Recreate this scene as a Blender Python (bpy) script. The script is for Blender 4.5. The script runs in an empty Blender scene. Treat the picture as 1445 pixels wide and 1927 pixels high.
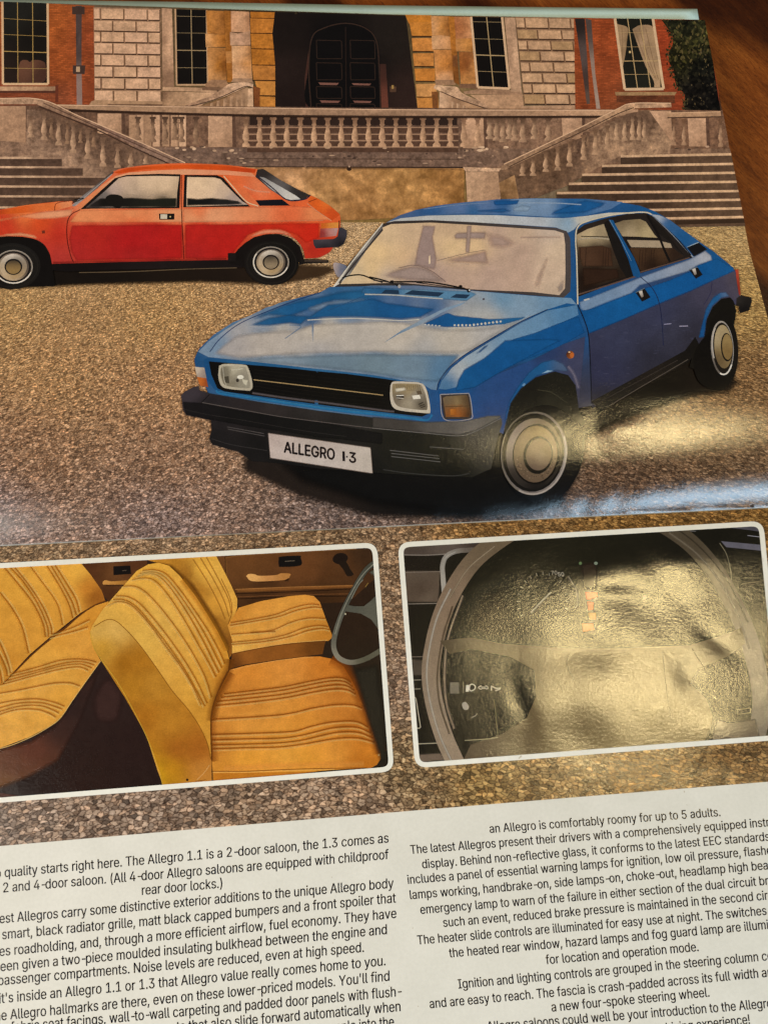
import bpy, math, random
import numpy as np
from mathutils import Matrix, Vector
from mathutils.geometry import delaunay_2d_cdt

# ---------------------------------------------------------------- camera
# Page frame: X along the fold to the right, Y up the page, Z off the paper; metres.
# The camera hangs 0.28 m above the brochure; FOC/CX/CY describe its lens in photo pixels.
CX, CY, FOC, CAM_H = 722.5, 963.5, 1500.0, 0.28
AX = np.array([19600.0, -1069.0, 1500.0]); AX /= np.linalg.norm(AX)
AY = np.array([-522.0, -7463.0, 1500.0]); AY -= AX * AX.dot(AY); AY /= np.linalg.norm(AY)
AZ = np.cross(AX, AY)
scene = bpy.context.scene
cam_data = bpy.data.cameras.new('camera')
cam_data.sensor_fit = 'HORIZONTAL'; cam_data.sensor_width = 36.0
cam_data.lens = FOC / 1445.0 * 36.0
cam_data.clip_start = 0.01; cam_data.clip_end = 50.0
cam = bpy.data.objects.new('camera', cam_data)
scene.collection.objects.link(cam)
R = Matrix(((AX[0], -AX[1], -AX[2]), (AY[0], -AY[1], -AY[2]), (AZ[0], -AZ[1], -AZ[2])))
cam.matrix_world = Matrix.Translation((0, 0, CAM_H)) @ R.to_4x4()
scene.camera = cam

# ---------------------------------------------------------------- world and lamps
world = bpy.data.worlds.new('World'); scene.world = world; world.use_nodes = True
bg = world.node_tree.nodes['Background']
bg.inputs[0].default_value = (0.80, 0.78, 0.80, 1); bg.inputs[1].default_value = 0.045

def area_lamp(name, loc, target, sx, sy, watts, col):
    d = bpy.data.lights.new(name, 'AREA'); d.shape = 'RECTANGLE'; d.size = sx; d.size_y = sy
    d.energy = watts; d.color = col
    o = bpy.data.objects.new(name, d); scene.collection.objects.link(o)
    o.location = loc
    o.rotation_euler = (Vector(target) - Vector(loc)).to_track_quat('-Z', 'Y').to_euler()
    return o
LAMPS = []
def lamp(name, loc, target, sx, sy, watts, col):
    LAMPS.append((loc, target, watts, col)); return area_lamp(name, loc, target, sx, sy, watts, col)
# warm light from the right (makes the golden glare on the gloss)
lamp('warm_lamp', (0.71, -0.035, 1.55), (0.09, 0.0, 0.0), 0.10, 0.26, 9.8, (1.0, 0.78, 0.38))
# pale blue daylight window beyond the bottom right of the brochure
lamp('window_light', (0.95, -1.15, 1.02), (0.05, 0.05, 0.0), 0.75, 0.42, 17.0, (0.54, 0.79, 1.0))
# room light from the left
lamp('room_lamp', (-0.56, -0.24, 0.55), (-0.02, 0.02, 0.0), 0.30, 0.30, 4.0, (1.0, 0.93, 0.82))

scene.view_settings.view_transform = 'Standard'; scene.view_settings.look = 'None'
scene.view_settings.exposure = 0.0; scene.view_settings.gamma = 1.0
scene.view_settings.use_curve_mapping = False
scene.render.engine = 'CYCLES'
scene.cycles.max_bounces = 6; scene.cycles.transparent_max_bounces = 48
scene.cycles.use_denoising = True

# ---------------------------------------------------------------- the curved sheets
def px_dir(px, py):
    c = np.stack([(px - CX) / FOC, (py - CY) / FOC, np.ones_like(px)], -1)
    return np.stack([c @ AX, c @ AY, c @ AZ], -1)
def px_plane(px, py, z=0.0):
    w = px_dir(np.asarray(px, float), np.asarray(py, float))
    t = (CAM_H - z) / -w[..., 2]
    return np.stack([w[..., 0] * t, w[..., 1] * t], -1)
_a = px_plane(0.0, 1027.0); _b = px_plane(1445.0, 955.0)
SP_M = (_b[1] - _a[1]) / (_b[0] - _a[0]); SP_C = _a[1] - SP_M * _a[0]
_rs = random.Random(5)
DENTS = []                                   # (page, x, y, sx, sy, angle, height) in metres
def dent(page, px, py, sx, sy, ang, amp):
    p = px_plane(float(px), float(py))
    DENTS.append((page, p[0], p[1], sx * 1e-3, sy * 1e-3, math.radians(ang), amp * 1e-3))
for _i in range(26):                          # handling dents in the right half of the lower sheet
    dent('lower', _rs.uniform(960, 1420), _rs.uniform(1040, 1420), _rs.uniform(4, 11), _rs.uniform(4, 11), _rs.uniform(0, 180), _rs.uniform(-.36, .36))
dent('lower', 1290, 1060, 17, 7, 8, 0.75); dent('lower', 1140, 1080, 12, 6, 10, 0.5)
dent('lower', 1345, 1205, 6, 2.4, -40, -0.22); dent('lower', 1155, 1122, 7, 2.4, -10, -0.20)
dent('lower', 975, 1320, 2.4, 6, 18, -0.2); dent('lower', 1290, 1268, 3, 4, 30, -0.22)
dent('lower', 1350, 1370, 9, 6, 20, 0.4); dent('lower', 890, 1130, 16, 10, 40, 0.35)
dent('upper', 1104, 822, 3.0, 5.5, 8, -0.22); dent('upper', 1150, 826, 7, 3.2, 12, 0.25)
dent('upper', 1240, 765, 10, 3, 6, 0.14); dent('upper', 1010, 800, 8, 4, -8, 0.12)
for _i in range(15):                          # small buckles along the fold
    dent('upper', 700 + _i * 57 + _rs.uniform(-20, 20), 985 - _i * 2.6 + _rs.uniform(-18, 4), _rs.uniform(2.2, 4.0), _rs.uniform(4, 7), _rs.uniform(-35, -8), _rs.uniform(-.18, .24))
FLAT_Z = {'strip': 0.0010, 'table': -0.0045}
def height(x, y, page):
    x = np.asarray(x, float); y = np.asarray(y, float)
    d = y - (SP_M * x + SP_C)
    smooth = page.endswith('_smooth'); page = page.replace('_smooth', '')
    if page == 'upper':
        dd = np.maximum(d, 0)
        h = 0.0125 * (1 - np.exp(-dd / 0.026)) - 0.008 * (dd / 0.2) ** 2.2
        fx = np.clip((x - .0) / .12, 0, 1); h = h + 0.0026 * fx * (1 - np.exp(-dd / 0.008))
        h = h + 0.0005 * np.sin(x * 41 + 1.0) * np.sin(dd * 30) * np.exp(-dd / .12)
    elif page == 'lower':
        dd = np.maximum(-d, 0)
        h = 0.0012 * (1 - np.exp(-dd / 0.008)) + 0.0004 * np.sin(x * 23 + 2) * np.sin(dd * 21 + .5)
    else:
        return np.zeros_like(x) + FLAT_Z.get(page, 0.0)
    for (pg, cx, cy, sx, sy, a, amp) in DENTS:
        if pg != page or smooth: continue
        u = (x - cx) * math.cos(a) + (y - cy) * math.sin(a); v = -(x - cx) * math.sin(a) + (y - cy) * math.cos(a)
        h = h + amp * np.exp(-.5 * (u / sx) ** 2 - .5 * (v / sy) ** 2)
    return h
def on_page(px, py, page, lift):
    """photo-pixel position -> point on the sheet (plus lift) and sheet normal"""
    px = np.asarray(px, float); py = np.asarray(py, float)
    w = px_dir(px, py); z = np.zeros_like(px)
    for _ in range(6):
        t = (CAM_H - z) / -w[:, 2]; x = w[:, 0] * t; y = w[:, 1] * t
        z = height(x, y, page)
    t = (CAM_H - z) / -w[:, 2]; x = w[:, 0] * t; y = w[:, 1] * t
    e = 2e-4
    gx = (height(x + e, y, page) - height(x - e, y, page)) / (2 * e)
    gy = (height(x, y + e, page) - height(x, y - e, page)) / (2 * e)
    n = np.stack([-gx, -gy, np.ones_like(gx)], -1); n /= np.linalg.norm(n, axis=1)[:, None]
    return np.stack([x, y, z], -1) + n * lift, n

# ---------------------------------------------------------------- materials
def lin(h):
    v = np.array([int(h[i:i + 2], 16) for i in (0, 2, 4)]) / 255.0
    return np.where(v <= .04045, v / 12.92, ((v + .055) / 1.055) ** 2.4)
def light_at(P, N):
    """white-paper brightness the lamps give at a place on the sheet: the print's own colour is photo colour / this"""
    k = np.zeros((len(P), 3)) + .04
    for loc, tgt, w, c in LAMPS:
        d = np.array(loc) - P; r = np.linalg.norm(d, axis=1)
        ax = np.array(loc) - np.array(tgt); ax /= np.linalg.norm(ax)
        e = w * np.maximum((d @ ax) / r, 0) * np.maximum((d * N).sum(1) / r, .15) / (math.pi ** 2 * r * r)
        k = k + e[:, None] * np.array(c)
    return k
GRADE = [None]
def rgb(h):
    v = np.array([int(h[i:i + 2], 16) for i in (0, 2, 4)]) / 255.0
    if GRADE[0]: v = np.clip(GRADE[0](v), 0, 1)
    return np.where(v <= .04045, v / 12.92, ((v + .055) / 1.055) ** 2.4)
def ink(h): return rgb(h)
MATS = {}
class NT:
    def __init__(self, name):
        m = bpy.data.materials.new(name); m.use_nodes = True; self.m = m; self.t = m.node_tree; self.t.nodes.clear()
        MATS[name] = m
    def n(self, kind, props=None, **ins):
        nd = self.t.nodes.new(kind)
        for k, v in (props or {}).items(): setattr(nd, k, v)
        for k, v in ins.items():
            key = int(k[1:]) if k[0] == 'i' and k[1:].isdigit() else k.replace('_', ' ')
            s = nd.inputs[key]
            if isinstance(v, bpy.types.NodeSocket): self.t.links.new(v, s)
            else: s.default_value = v
        return nd
    def math(self, op, a, b=0.0, c=0.0):
        return self.n('ShaderNodeMath', {'operation': op}, i0=a, i1=b, i2=c).outputs[0]
    def mix(self, blend, f, a, b):
        return self.n('ShaderNodeMix', {'data_type': 'RGBA', 'blend_type': blend}, i0=f, i6=a, i7=b).outputs[2]
    def ramp(self, f, stops, mode='LINEAR'):
        nd = self.n('ShaderNodeValToRGB', None, Fac=f); cr = nd.color_ramp; cr.interpolation = mode
        while len(cr.elements) > 1: cr.elements.remove(cr.elements[0])
        for i, (p, c) in enumerate(stops):
            e = cr.elements[0] if i == 0 else cr.elements.new(p)
            e.position = p; e.color = tuple(c) + (1,) if len(c) == 3 else c
        return nd.outputs[0]
    def noise(self, vec, scale, detail=2.0, rough=.5, out=0):
        return self.n('ShaderNodeTexNoise', None, Vector=vec, Scale=scale, Detail=detail, Roughness=rough).outputs[out]

def print_material(name, pattern=None, rough=.14, spec=.5, sheen=.17, coat_bump=True):
    """printed ink on gloss paper: colour of the print, grain of the print, orange-peel gloss"""
    k = NT(name)
    col = k.n('ShaderNodeAttribute', {'attribute_name': 'Col'})
    pp = k.n('ShaderNodeAttribute', {'attribute_name': 'pp'}).outputs['Vector']
    c = col.outputs['Color']
    if pattern: c = pattern(k, c, pp)
    g = k.noise(pp, 34.0, 2.0, .6)
    c = k.mix('MULTIPLY', 1.0, c, k.ramp(g, [(.25, (.86,) * 3), (.75, (1.14,) * 3)]))
    g2 = k.noise(pp, 5.0, 3.0, .6)
    c = k.mix('MULTIPLY', 1.0, c, k.ramp(g2, [(.3, (.9,) * 3), (.7, (1.1,) * 3)]))
    b = k.n('ShaderNodeBsdfPrincipled', None, Base_Color=c, Roughness=rough)
    b.inputs['Specular IOR Level'].default_value = spec
    if coat_bump:
        hb = k.math('ADD', k.noise(pp, 16.0, 4.0, .75), k.math('MULTIPLY', k.noise(pp, 2.2, 2.0, .5), 1.2))
        bm = k.n('ShaderNodeBump', None, Strength=sheen, Distance=0.0004, Height=hb)
        k.t.links.new(bm.outputs[0], b.inputs['Normal'])
    tr = k.n('ShaderNodeBsdfTransparent')
    ms = k.n('ShaderNodeMixShader', None, i0=col.outputs['Alpha'], i1=tr.outputs[0], i2=b.outputs[0])
    o = k.n('ShaderNodeOutputMaterial'); k.t.links.new(ms.outputs[0], o.inputs[0])
    return k.m

def pat_gravel(k, c, pp):
    gv = k.n('ShaderNodeAttribute', {'attribute_name': 'gv'}).outputs['Vector']
    wob = k.n('ShaderNodeTexNoise', None, Vector=gv, Scale=2.6, Detail=2.0).outputs[1]
    v = k.n('ShaderNodeVectorMath', {'operation': 'MULTIPLY_ADD'}, i0=wob, i1=(.38, .38, 0), i2=gv).outputs[0]
    vor = k.n('ShaderNodeTexVoronoi', {'feature': 'F1'}, Vector=v, Scale=2.9, Randomness=1.0)
    edge = k.n('ShaderNodeTexVoronoi', {'feature': 'DISTANCE_TO_EDGE'}, Vector=v, Scale=2.9, Randomness=1.0)
    rnd = k.n('ShaderNodeSeparateColor', None, Color=vor.outputs['Color'])
    tone = k.ramp(rnd.outputs[0], [(0, (.32, .31, .31)), (.25, (.68, .66, .65)), (.6, (1.06, 1.05, 1.03)), (.85, (1.42, 1.41, 1.39)), (1, (2.0, 2.0, 1.98))])
    hue = k.ramp(rnd.outputs[1], [(0, (1.05, .97, .90)), (.5, (1, 1, 1)), (1, (.96, 1.0, 1.05))])
    jag = k.math('ADD', edge.outputs[0], k.math('MULTIPLY', k.math('SUBTRACT', k.noise(gv, 6.0, 3, .65), .5), .40))
    sh = k.ramp(jag, [(.0, (.22, .18, .17)), (.10, (.82, .80, .78)), (.24, (1.14, 1.14, 1.14))])
    gap = k.ramp(k.noise(gv, 3.4, 3, .65), [(.30, (.42, .38, .36)), (.40, (.95, .95, .95)), (.7, (1.12, 1.12, 1.12))])
    fine = k.ramp(k.noise(gv, 11.0, 3, .7), [(.3, (.72,) * 3), (.7, (1.28,) * 3)])
    for q in (tone, hue, sh, gap, fine): c = k.mix('MULTIPLY', 1.0, c, q)
    return k.mix('MULTIPLY', 1.0, c, (1.36, 1.36, 1.36, 1))
def pat_brick(k, c, pp):
    br = k.n('ShaderNodeTexBrick', None, Vector=pp, Scale=1.0, Mortar_Size=.006, Brick_Width=.085, Row_Height=.031, Bias=-.1)
    br.inputs['Color1'].default_value = (.72, .68, .66, 1); br.inputs['Color2'].default_value = (1.3, 1.25, 1.2, 1); br.inputs['Mortar'].default_value = (.72, .80, .80, 1)
    c = k.mix('MULTIPLY', 1.0, c, br.outputs[0])
    return k.mix('MULTIPLY', 1.0, c, k.ramp(k.noise(pp, 2.4, 3, .6), [(.3, (.72, .7, .7)), (.7, (1.22, 1.22, 1.2))]))
def pat_stone(k, c, pp):
    a = k.noise(pp, 4.5, 5, .65); b = k.noise(pp, 14.0, 4, .7)
    c = k.mix('MULTIPLY', 1.0, c, k.ramp(a, [(.3, (.72, .70, .68)), (.7, (1.22, 1.2, 1.16))]))
    return k.mix('MULTIPLY', 1.0, c, k.ramp(b, [(.3, (.75,) * 3), (.7, (1.22,) * 3)]))
def pat_lichen(k, c, pp):
    a = k.noise(pp, 5.5, 5, .68); b = k.noise(pp, 16.0, 4, .7)
    c = k.mix('MULTIPLY', 1.0, c, k.ramp(a, [(.33, (.55, .52, .50)), (.5, (1, 1, 1)), (.64, (1.3, 1.28, 1.22)), (.70, (2.0, 1.95, 1.8))]))
    return k.mix('MULTIPLY', 1.0, c, k.ramp(b, [(.3, (.62,) * 3), (.7, (1.35,) * 3)]))
def pat_plaster(k, c, pp):
    a = k.noise(pp, 2.6, 4, .6); b = k.noise(pp, 10.0, 4, .7)
    c = k.mix('MULTIPLY', 1.0, c, k.ramp(a, [(.36, (.62, .58, .50)), (.48, (.95, .92, .88)), (.54, (1.05,) * 3), (.60, (1.5, 1.5, 1.5))]))
    return k.mix('MULTIPLY', 1.0, c, k.ramp(b, [(.3, (.8,) * 3), (.7, (1.2,) * 3)]))
def pat_ivy(k, c, pp):
    v = k.n('ShaderNodeTexVoronoi', {'feature': 'F1'}, Vector=pp, Scale=20.0)
    s = k.n('ShaderNodeSeparateColor', None, Color=v.outputs['Color'])
    c = k.mix('MULTIPLY', 1.0, c, k.ramp(s.outputs[0], [(0, (.3, .3, .3)), (.6, (.8, .8, .8)), (.85, (1.6, 1.6, 1.4)), (1, (3.4, 3.2, 2.4))]))
    return k.mix('MULTIPLY', 1.0, c, k.ramp(k.noise(pp, 4, 3, .6), [(.35, (.45,) * 3), (.65, (1.6,) * 3)]))
def pat_cloth(k, c, pp):
    a = k.noise(pp, 3.2, 4, .6)
    return k.mix('MULTIPLY', 1.0, c, k.ramp(a, [(.32, (.93, .91, .86)), (.5, (1, 1, 1)), (.68, (1.06, 1.06, 1.04))]))
for nm, fn in (('ink', None), ('gravel', pat_gravel), ('brick', pat_brick), ('stone', pat_stone), ('lichen', pat_lichen),
               ('plaster', pat_plaster), ('ivy', pat_ivy), ('cloth', pat_cloth)):
    print_material('printed_' + nm, fn)

def paper_material(name, base, rough, spec=.35):
    k = NT(name); tc = k.n('ShaderNodeTexCoord').outputs['Object']
    c = k.mix('MULTIPLY', 1.0, tuple(base) + (1,), k.ramp(k.noise(tc, 60, 4, .6), [(.3, (.95, .95, .94)), (.7, (1.03, 1.03, 1.03))]))
    c = k.mix('MULTIPLY', 1.0, c, k.ramp(k.noise(tc, 900, 2, .6), [(.3, (.97,) * 3), (.7, (1.03,) * 3)]))
    sp = k.ramp(k.noise(tc, 520, 1, .5), [(.17, (.72, .66, .6)), (.20, (1, 1, 1))])
    c = k.mix('MULTIPLY', 1.0, c, sp)
    bm = k.n('ShaderNodeBump', None, Strength=.10, Distance=.0004, Height=k.noise(tc, 700, 3, .6))
    b = k.n('ShaderNodeBsdfPrincipled', None, Base_Color=c, Roughness=rough, Normal=bm.outputs[0])
    b.inputs['Specular IOR Level'].default_value = spec
    o = k.n('ShaderNodeOutputMaterial'); k.t.links.new(b.outputs[0], o.inputs[0])
    return k.m
paper_material('white_paper', (.80, .775, .735), .62)
paper_material('border_paper', (.90, .875, .83), .6)
paper_material('blue_paper', (.70, .93, .97), .4)

def wood_material():
    k = NT('varnished_wood'); tc = k.n('ShaderNodeTexCoord').outputs['Object']
    along = k.n('ShaderNodeMapping', None, Vector=tc, Rotation=(0, 0, math.radians(52)), Scale=(1.0, 1.0, 1.0)).outputs[0]
    mp = k.n('ShaderNodeMapping', None, Vector=along, Scale=(1.0, 6.0, 1.0)).outputs[0]
    g1 = k.noise(mp, 30, 6, .7); g2 = k.noise(mp, 240, 5, .8)
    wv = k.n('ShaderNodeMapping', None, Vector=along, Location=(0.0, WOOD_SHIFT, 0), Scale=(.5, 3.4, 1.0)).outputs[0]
    shadow_bands = k.noise(wv, 7.5, 1, .4)
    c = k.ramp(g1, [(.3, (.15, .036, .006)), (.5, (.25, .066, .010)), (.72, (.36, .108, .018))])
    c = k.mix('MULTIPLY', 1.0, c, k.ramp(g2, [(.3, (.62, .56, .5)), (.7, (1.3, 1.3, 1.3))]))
    c = k.mix('MULTIPLY', 1.0, c, k.ramp(shadow_bands, [(.40, (.20, .15, .13)), (.50, (1, 1, 1))]))  # broad dark bands: cast shadow painted into the wood colour
    pores = k.ramp(k.noise(mp, 420, 2, .6), [(.30, (.35, .3, .26)), (.40, (1, 1, 1))])
    c = k.mix('MULTIPLY', 1.0, c, pores)
    bm = k.n('ShaderNodeBump', None, Strength=.3, Distance=.0006, Height=g2)
    b = k.n('ShaderNodeBsdfPrincipled', None, Base_Color=c, Roughness=.36, Normal=bm.outputs[0])
    o = k.n('ShaderNodeOutputMaterial'); k.t.links.new(b.outputs[0], o.inputs[0])
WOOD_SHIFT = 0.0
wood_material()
# ---------------------------------------------------------------- drawing tools: ink shapes laid on a sheet
VIEW = [0.0, 0.0, 1.0]
PAGE = ['upper']; CLIP = [None]
def V(x0, y0, s): VIEW[:] = [x0, y0, s]
def T(x, y): return (VIEW[0] + x / VIEW[2], VIEW[1] + y / VIEW[2])
def pts(s):
    out, corner = [], []
    for tok in s.split():
        c = tok.endswith('!'); x, y = tok.rstrip('!').split(',')
        out.append(T(float(x), float(y))); corner.append(c)
    return out, corner
def catmull(p, n=6, closed=False):
    p = np.array(p, float); m = len(p)
    if m < 3 and not closed: return [tuple(q) for q in p]
    out = []
    for i in range(m if closed else m - 1):
        p1 = p[i]; p2 = p[(i + 1) % m]
        p0 = p[i - 1] if (closed or i > 0) else 2 * p1 - p2
        p3 = p[(i + 2) % m] if (closed or i + 2 < m) else 2 * p2 - p1
        for j in range(n):
            t = j / n
            out.append(tuple(.5 * (2 * p1 + (p2 - p0) * t + (2 * p0 - 5 * p1 + 4 * p2 - p3) * t * t + (3 * p1 - p0 - 3 * p2 + p3) * t ** 3)))
    if not closed: out.append(tuple(p[-1]))
    return out
def smooth_closed(p, corner):
    if not any(corner): return catmull(p, 5, True)
    i0 = corner.index(True); p = p[i0:] + p[:i0]; corner = corner[i0:] + corner[:i0]
    out, seg = [], [p[0]]
    for i in range(1, len(p) + 1):
        q = p[i % len(p)]; seg.append(q)
        if corner[i % len(p)]:
            out += catmull(seg, 5)[:-1]; seg = [q]
    return out
def clip_convex(p, quad):
    q = np.array(quad, float); area = 0
    for i in range(len(q)): area += q[i][0] * q[(i + 1) % len(q)][1] - q[(i + 1) % len(q)][0] * q[i][1]
    sgn = 1 if area > 0 else -1
    for i in range(len(q)):
        a, b = q[i], q[(i + 1) % len(q)]
        side = lambda r: sgn * ((b[0] - a[0]) * (r[1] - a[1]) - (b[1] - a[1]) * (r[0] - a[0]))
        out = []
        for j in range(len(p)):
            c, d = p[j], p[(j + 1) % len(p)]; sc, sd = side(c), side(d)
            if sc >= 0: out.append(c)
            if (sc >= 0) != (sd >= 0):
                t = sc / (sc - sd); out.append((c[0] + (d[0] - c[0]) * t, c[1] + (d[1] - c[1]) * t))
        p = out
        if len(p) < 3: return []
    return p
# outline of the upper sheet in the photograph
def x_right(y): return np.interp(y, [-50, 36, 350, 475, 593, 955], [1304, 1325, 1386.5, 1411, 1443, 1536])
def y_top(x): return np.interp(x, [-400, 0, 724, 1322, 1700], [-12, 2, 26, 36.5, 43])
def y_fold(x): return 1027 - 72 * np.asarray(x, float) / 1445
X_LEFT = -150.0
def clamp(xy):
    xy = np.array(xy, float)
    if PAGE[0] == 'upper' and len(xy):
        xy[:, 1] = np.clip(xy[:, 1], y_top(xy[:, 0]), y_fold(xy[:, 0]) - .6)
        xy[:, 0] = np.clip(xy[:, 0], X_LEFT, x_right(xy[:, 1]))
    return xy
def subdiv(p, step):
    out = []
    for i in range(len(p)):
        a, b = np.array(p[i]), np.array(p[(i + 1) % len(p)])
        n = max(1, int(math.ceil(np.linalg.norm(b - a) / step)))
        for j in range(n): out.append(tuple(a + (b - a) * j / n))
    return out
def inside(xy, poly):
    x, y = xy[:, 0], xy[:, 1]; r = np.zeros(len(xy), bool); q = np.array(poly)
    for i in range(len(q)):
        x1, y1 = q[i]; x2, y2 = q[(i + 1) % len(q)]
        if y1 == y2: continue
        m = ((y1 > y) != (y2 > y)) & (x < (x2 - x1) * (y - y1) / (y2 - y1) + x1); r ^= m
    return r
def edge_dist(xy, poly):
    q = np.array(poly); d = np.full(len(xy), 1e9)
    for i in range(len(q)):
        a = q[i]; b = q[(i + 1) % len(q)]; ab = b - a; l2 = ab.dot(ab) + 1e-12
        t = np.clip(((xy - a) @ ab) / l2, 0, 1)
        d = np.minimum(d, np.linalg.norm(xy - a - t[:, None] * ab, axis=1))
    return d
def paint(col, xy):
    """'rrggbb' or 'x,y:rrggbb x,y:rrggbb ...' blended between the given spots"""
    K = light_at(*on_page(xy[:, 0], xy[:, 1], PAGE[0] + '_smooth', 0.0))
    cap = lambda a: a / np.maximum(a.max(1) / .92, 1.0)[:, None]
    if ':' not in col: return cap(np.tile(ink(col), (len(xy), 1)) / K)
    P, C = [], []
    for tok in col.split():
        a, c = tok.split(':'); x, y = a.split(','); P.append(T(float(x), float(y))); C.append(ink(c))
    P = np.array(P); C = np.array(C)
    nn = ((P[:, None] - P[None]) ** 2).sum(-1) + np.eye(len(P)) * 1e9
    d2 = ((xy[:, None, :] - P[None]) ** 2).sum(-1) + 4.0 + .20 * np.minimum(nn.min(1), 1e5)[None]
    w = d2 ** -1.6
    return cap((w @ C) / w.sum(1)[:, None] / K)

LEVELS = {'upper': [], 'lower': [], 'flat': []}
LIFT = 4e-6
class Sheet: pass
CUR = Sheet()
def level_for(xy):
    x0, y0 = xy.min(0) - 1; x1, y1 = xy.max(0) + 1; lv = 0
    L = LEVELS[PAGE[0]]
    for (a, b, c, d, l) in L:
        if a < x1 and c > x0 and b < y1 and d > y0 and l > lv: lv = l
    L.append((x0, y0, x1, y1, lv + 1)); return lv + 1
def begin(name, parent, label=None, kind=None):
    CUR.name, CUR.parent, CUR.label, CUR.kind = name, parent, label, kind
    CUR.v, CUR.nrm, CUR.f, CUR.c, CUR.p, CUR.mi, CUR.mats = [], [], [], [], [], [], []
def emit(xy, faces, rgba, mat, lv=None):
    if len(xy) < 3 or not faces: return
    lv = lv or level_for(xy)
    P, N = on_page(xy[:, 0], xy[:, 1], PAGE[0], lv * LIFT + 1.2e-5)
    base = len(CUR.v); mat = 'printed_' + mat if 'printed_' + mat in MATS else mat
    if mat not in CUR.mats: CUR.mats.append(mat)
    mi = CUR.mats.index(mat)
    CUR.v += P.tolist(); CUR.nrm += N.tolist(); CUR.c += rgba.tolist(); CUR.p += xy.tolist()
    for f in faces:
        a, b, c = (xy[f[0]], xy[f[1]], xy[f[2]])
        if (b[0] - a[0]) * (c[1] - a[1]) - (b[1] - a[1]) * (c[0] - a[0]) > 0: f = list(f)[::-1]
        CUR.f.append([base + i for i in f]); CUR.mi.append(mi)
def end():
    if not CUR.f: return None
    me = bpy.data.meshes.new(CUR.name); me.from_pydata(CUR.v, [], CUR.f); me.update()
    for m in CUR.mats: me.materials.append(MATS[m])
    me.polygons.foreach_set('material_index', CUR.mi)
    me.polygons.foreach_set('use_smooth', [True] * len(CUR.f))
    a = me.color_attributes.new('Col', 'FLOAT_COLOR', 'POINT'); a.data.foreach_set('color', np.array(CUR.c, np.float32).ravel())
    p = np.array(CUR.p)
    q = me.attributes.new('pp', 'FLOAT_VECTOR', 'POINT'); q.data.foreach_set('vector', np.column_stack([p / 100.0, np.zeros(len(p))]).astype(np.float32).ravel())
    # pebbles of the printed gravel grow towards the bottom of the print as the drive does
    den = np.maximum(p[:, 1] + .05 * p[:, 0] - 270, 40.0)
    gv = np.column_stack([(p[:, 0] - 500) / den * 42, 42 * 1.55 * np.log(den), np.zeros(len(p))])
    q = me.attributes.new('gv', 'FLOAT_VECTOR', 'POINT'); q.data.foreach_set('vector', gv.astype(np.float32).ravel())
    me.normals_split_custom_set_from_vertices(CUR.nrm)
    o = bpy.data.objects.new(CUR.name, me); scene.collection.objects.link(o); o.parent = CUR.parent
    if CUR.label: o['label'] = CUR.label
    if CUR.kind: o['kind'] = CUR.kind
    return o
GRID = 10.0
def fill_px(poly, col, mat='ink', fe=0.0, grid=None, holes=None):
    if CLIP[0] is not None: poly = clip_convex(poly, CLIP[0])
    if len(poly) < 3: return
    g = grid or GRID
    pa = np.array(poly)
    if PAGE[0] == 'upper' and pa[:, 1].max() > 860: g = min(g, 6.0)
    if PAGE[0] == 'lower' and pa[:, 0].max() > 800: g = min(g, 6.0)
    if fe: g = min(g, max(2.5, fe / 2.2))
    b = clamp(subdiv(poly, g)); keep = [0]
    for i in range(1, len(b)):
        if np.abs(b[i] - b[keep[-1]]).max() > .15: keep.append(i)
    b = b[keep]
    if len(b) > 3 and np.abs(b[0] - b[-1]).max() < .15: b = b[:-1]
    if len(b) < 3: return
    x0, y0 = b.min(0); x1, y1 = b.max(0)
    gx, gy = np.meshgrid(np.arange(math.ceil(x0 / g) * g, x1, g), np.arange(math.ceil(y0 / g) * g, y1, g))
    gp = np.column_stack([gx.ravel(), gy.ravel()])
    if len(gp):
        gp = gp[inside(gp, b)]
        if len(gp): gp = gp[edge_dist(gp, b) > g * .3]
    allp = np.vstack([b, gp]) if len(gp) else b
    hs = []
    n = len(b)
    faces_in = [list(range(n))]
    vs, es, fs, ov, oe, of = delaunay_2d_cdt([Vector(map(float, q)) for q in allp], [], faces_in, 1, 1e-4)
    xy = np.array([[v.x, v.y] for v in vs])
    if len(xy) < 3: return
    alpha = np.ones(len(xy))
    if fe:
        t = np.clip(edge_dist(xy, b) / fe, 0, 1); alpha = t * t * (3 - 2 * t)
    emit(xy, [list(f) for f in fs], np.column_stack([paint(col, xy), alpha]), mat)
def fill(s, col, sm=0, mat='ink', fe=0.0, grid=None):
    p, c = pts(s)
    if sm: p = smooth_closed(p, c)
    fill_px(p, col, mat, fe, grid)
def rect(x0, y0, x1, y1, col, mat='ink', fe=0.0):
    fill_px([T(x0, y0), T(x1, y0), T(x1, y1), T(x0, y1)], col, mat, fe)
def ell(cx, cy, rx, ry, col, rot=0.0, mat='ink', fe=0.0, n=28):
    a = math.radians(rot); p = []
    for i in range(n):
        t = 2 * math.pi * i / n; u, v = rx * math.cos(t), ry * math.sin(t)
        p.append(T(cx + u * math.cos(a) - v * math.sin(a), cy + u * math.sin(a) + v * math.cos(a)))
    fill_px(p, col, mat, fe)
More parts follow.
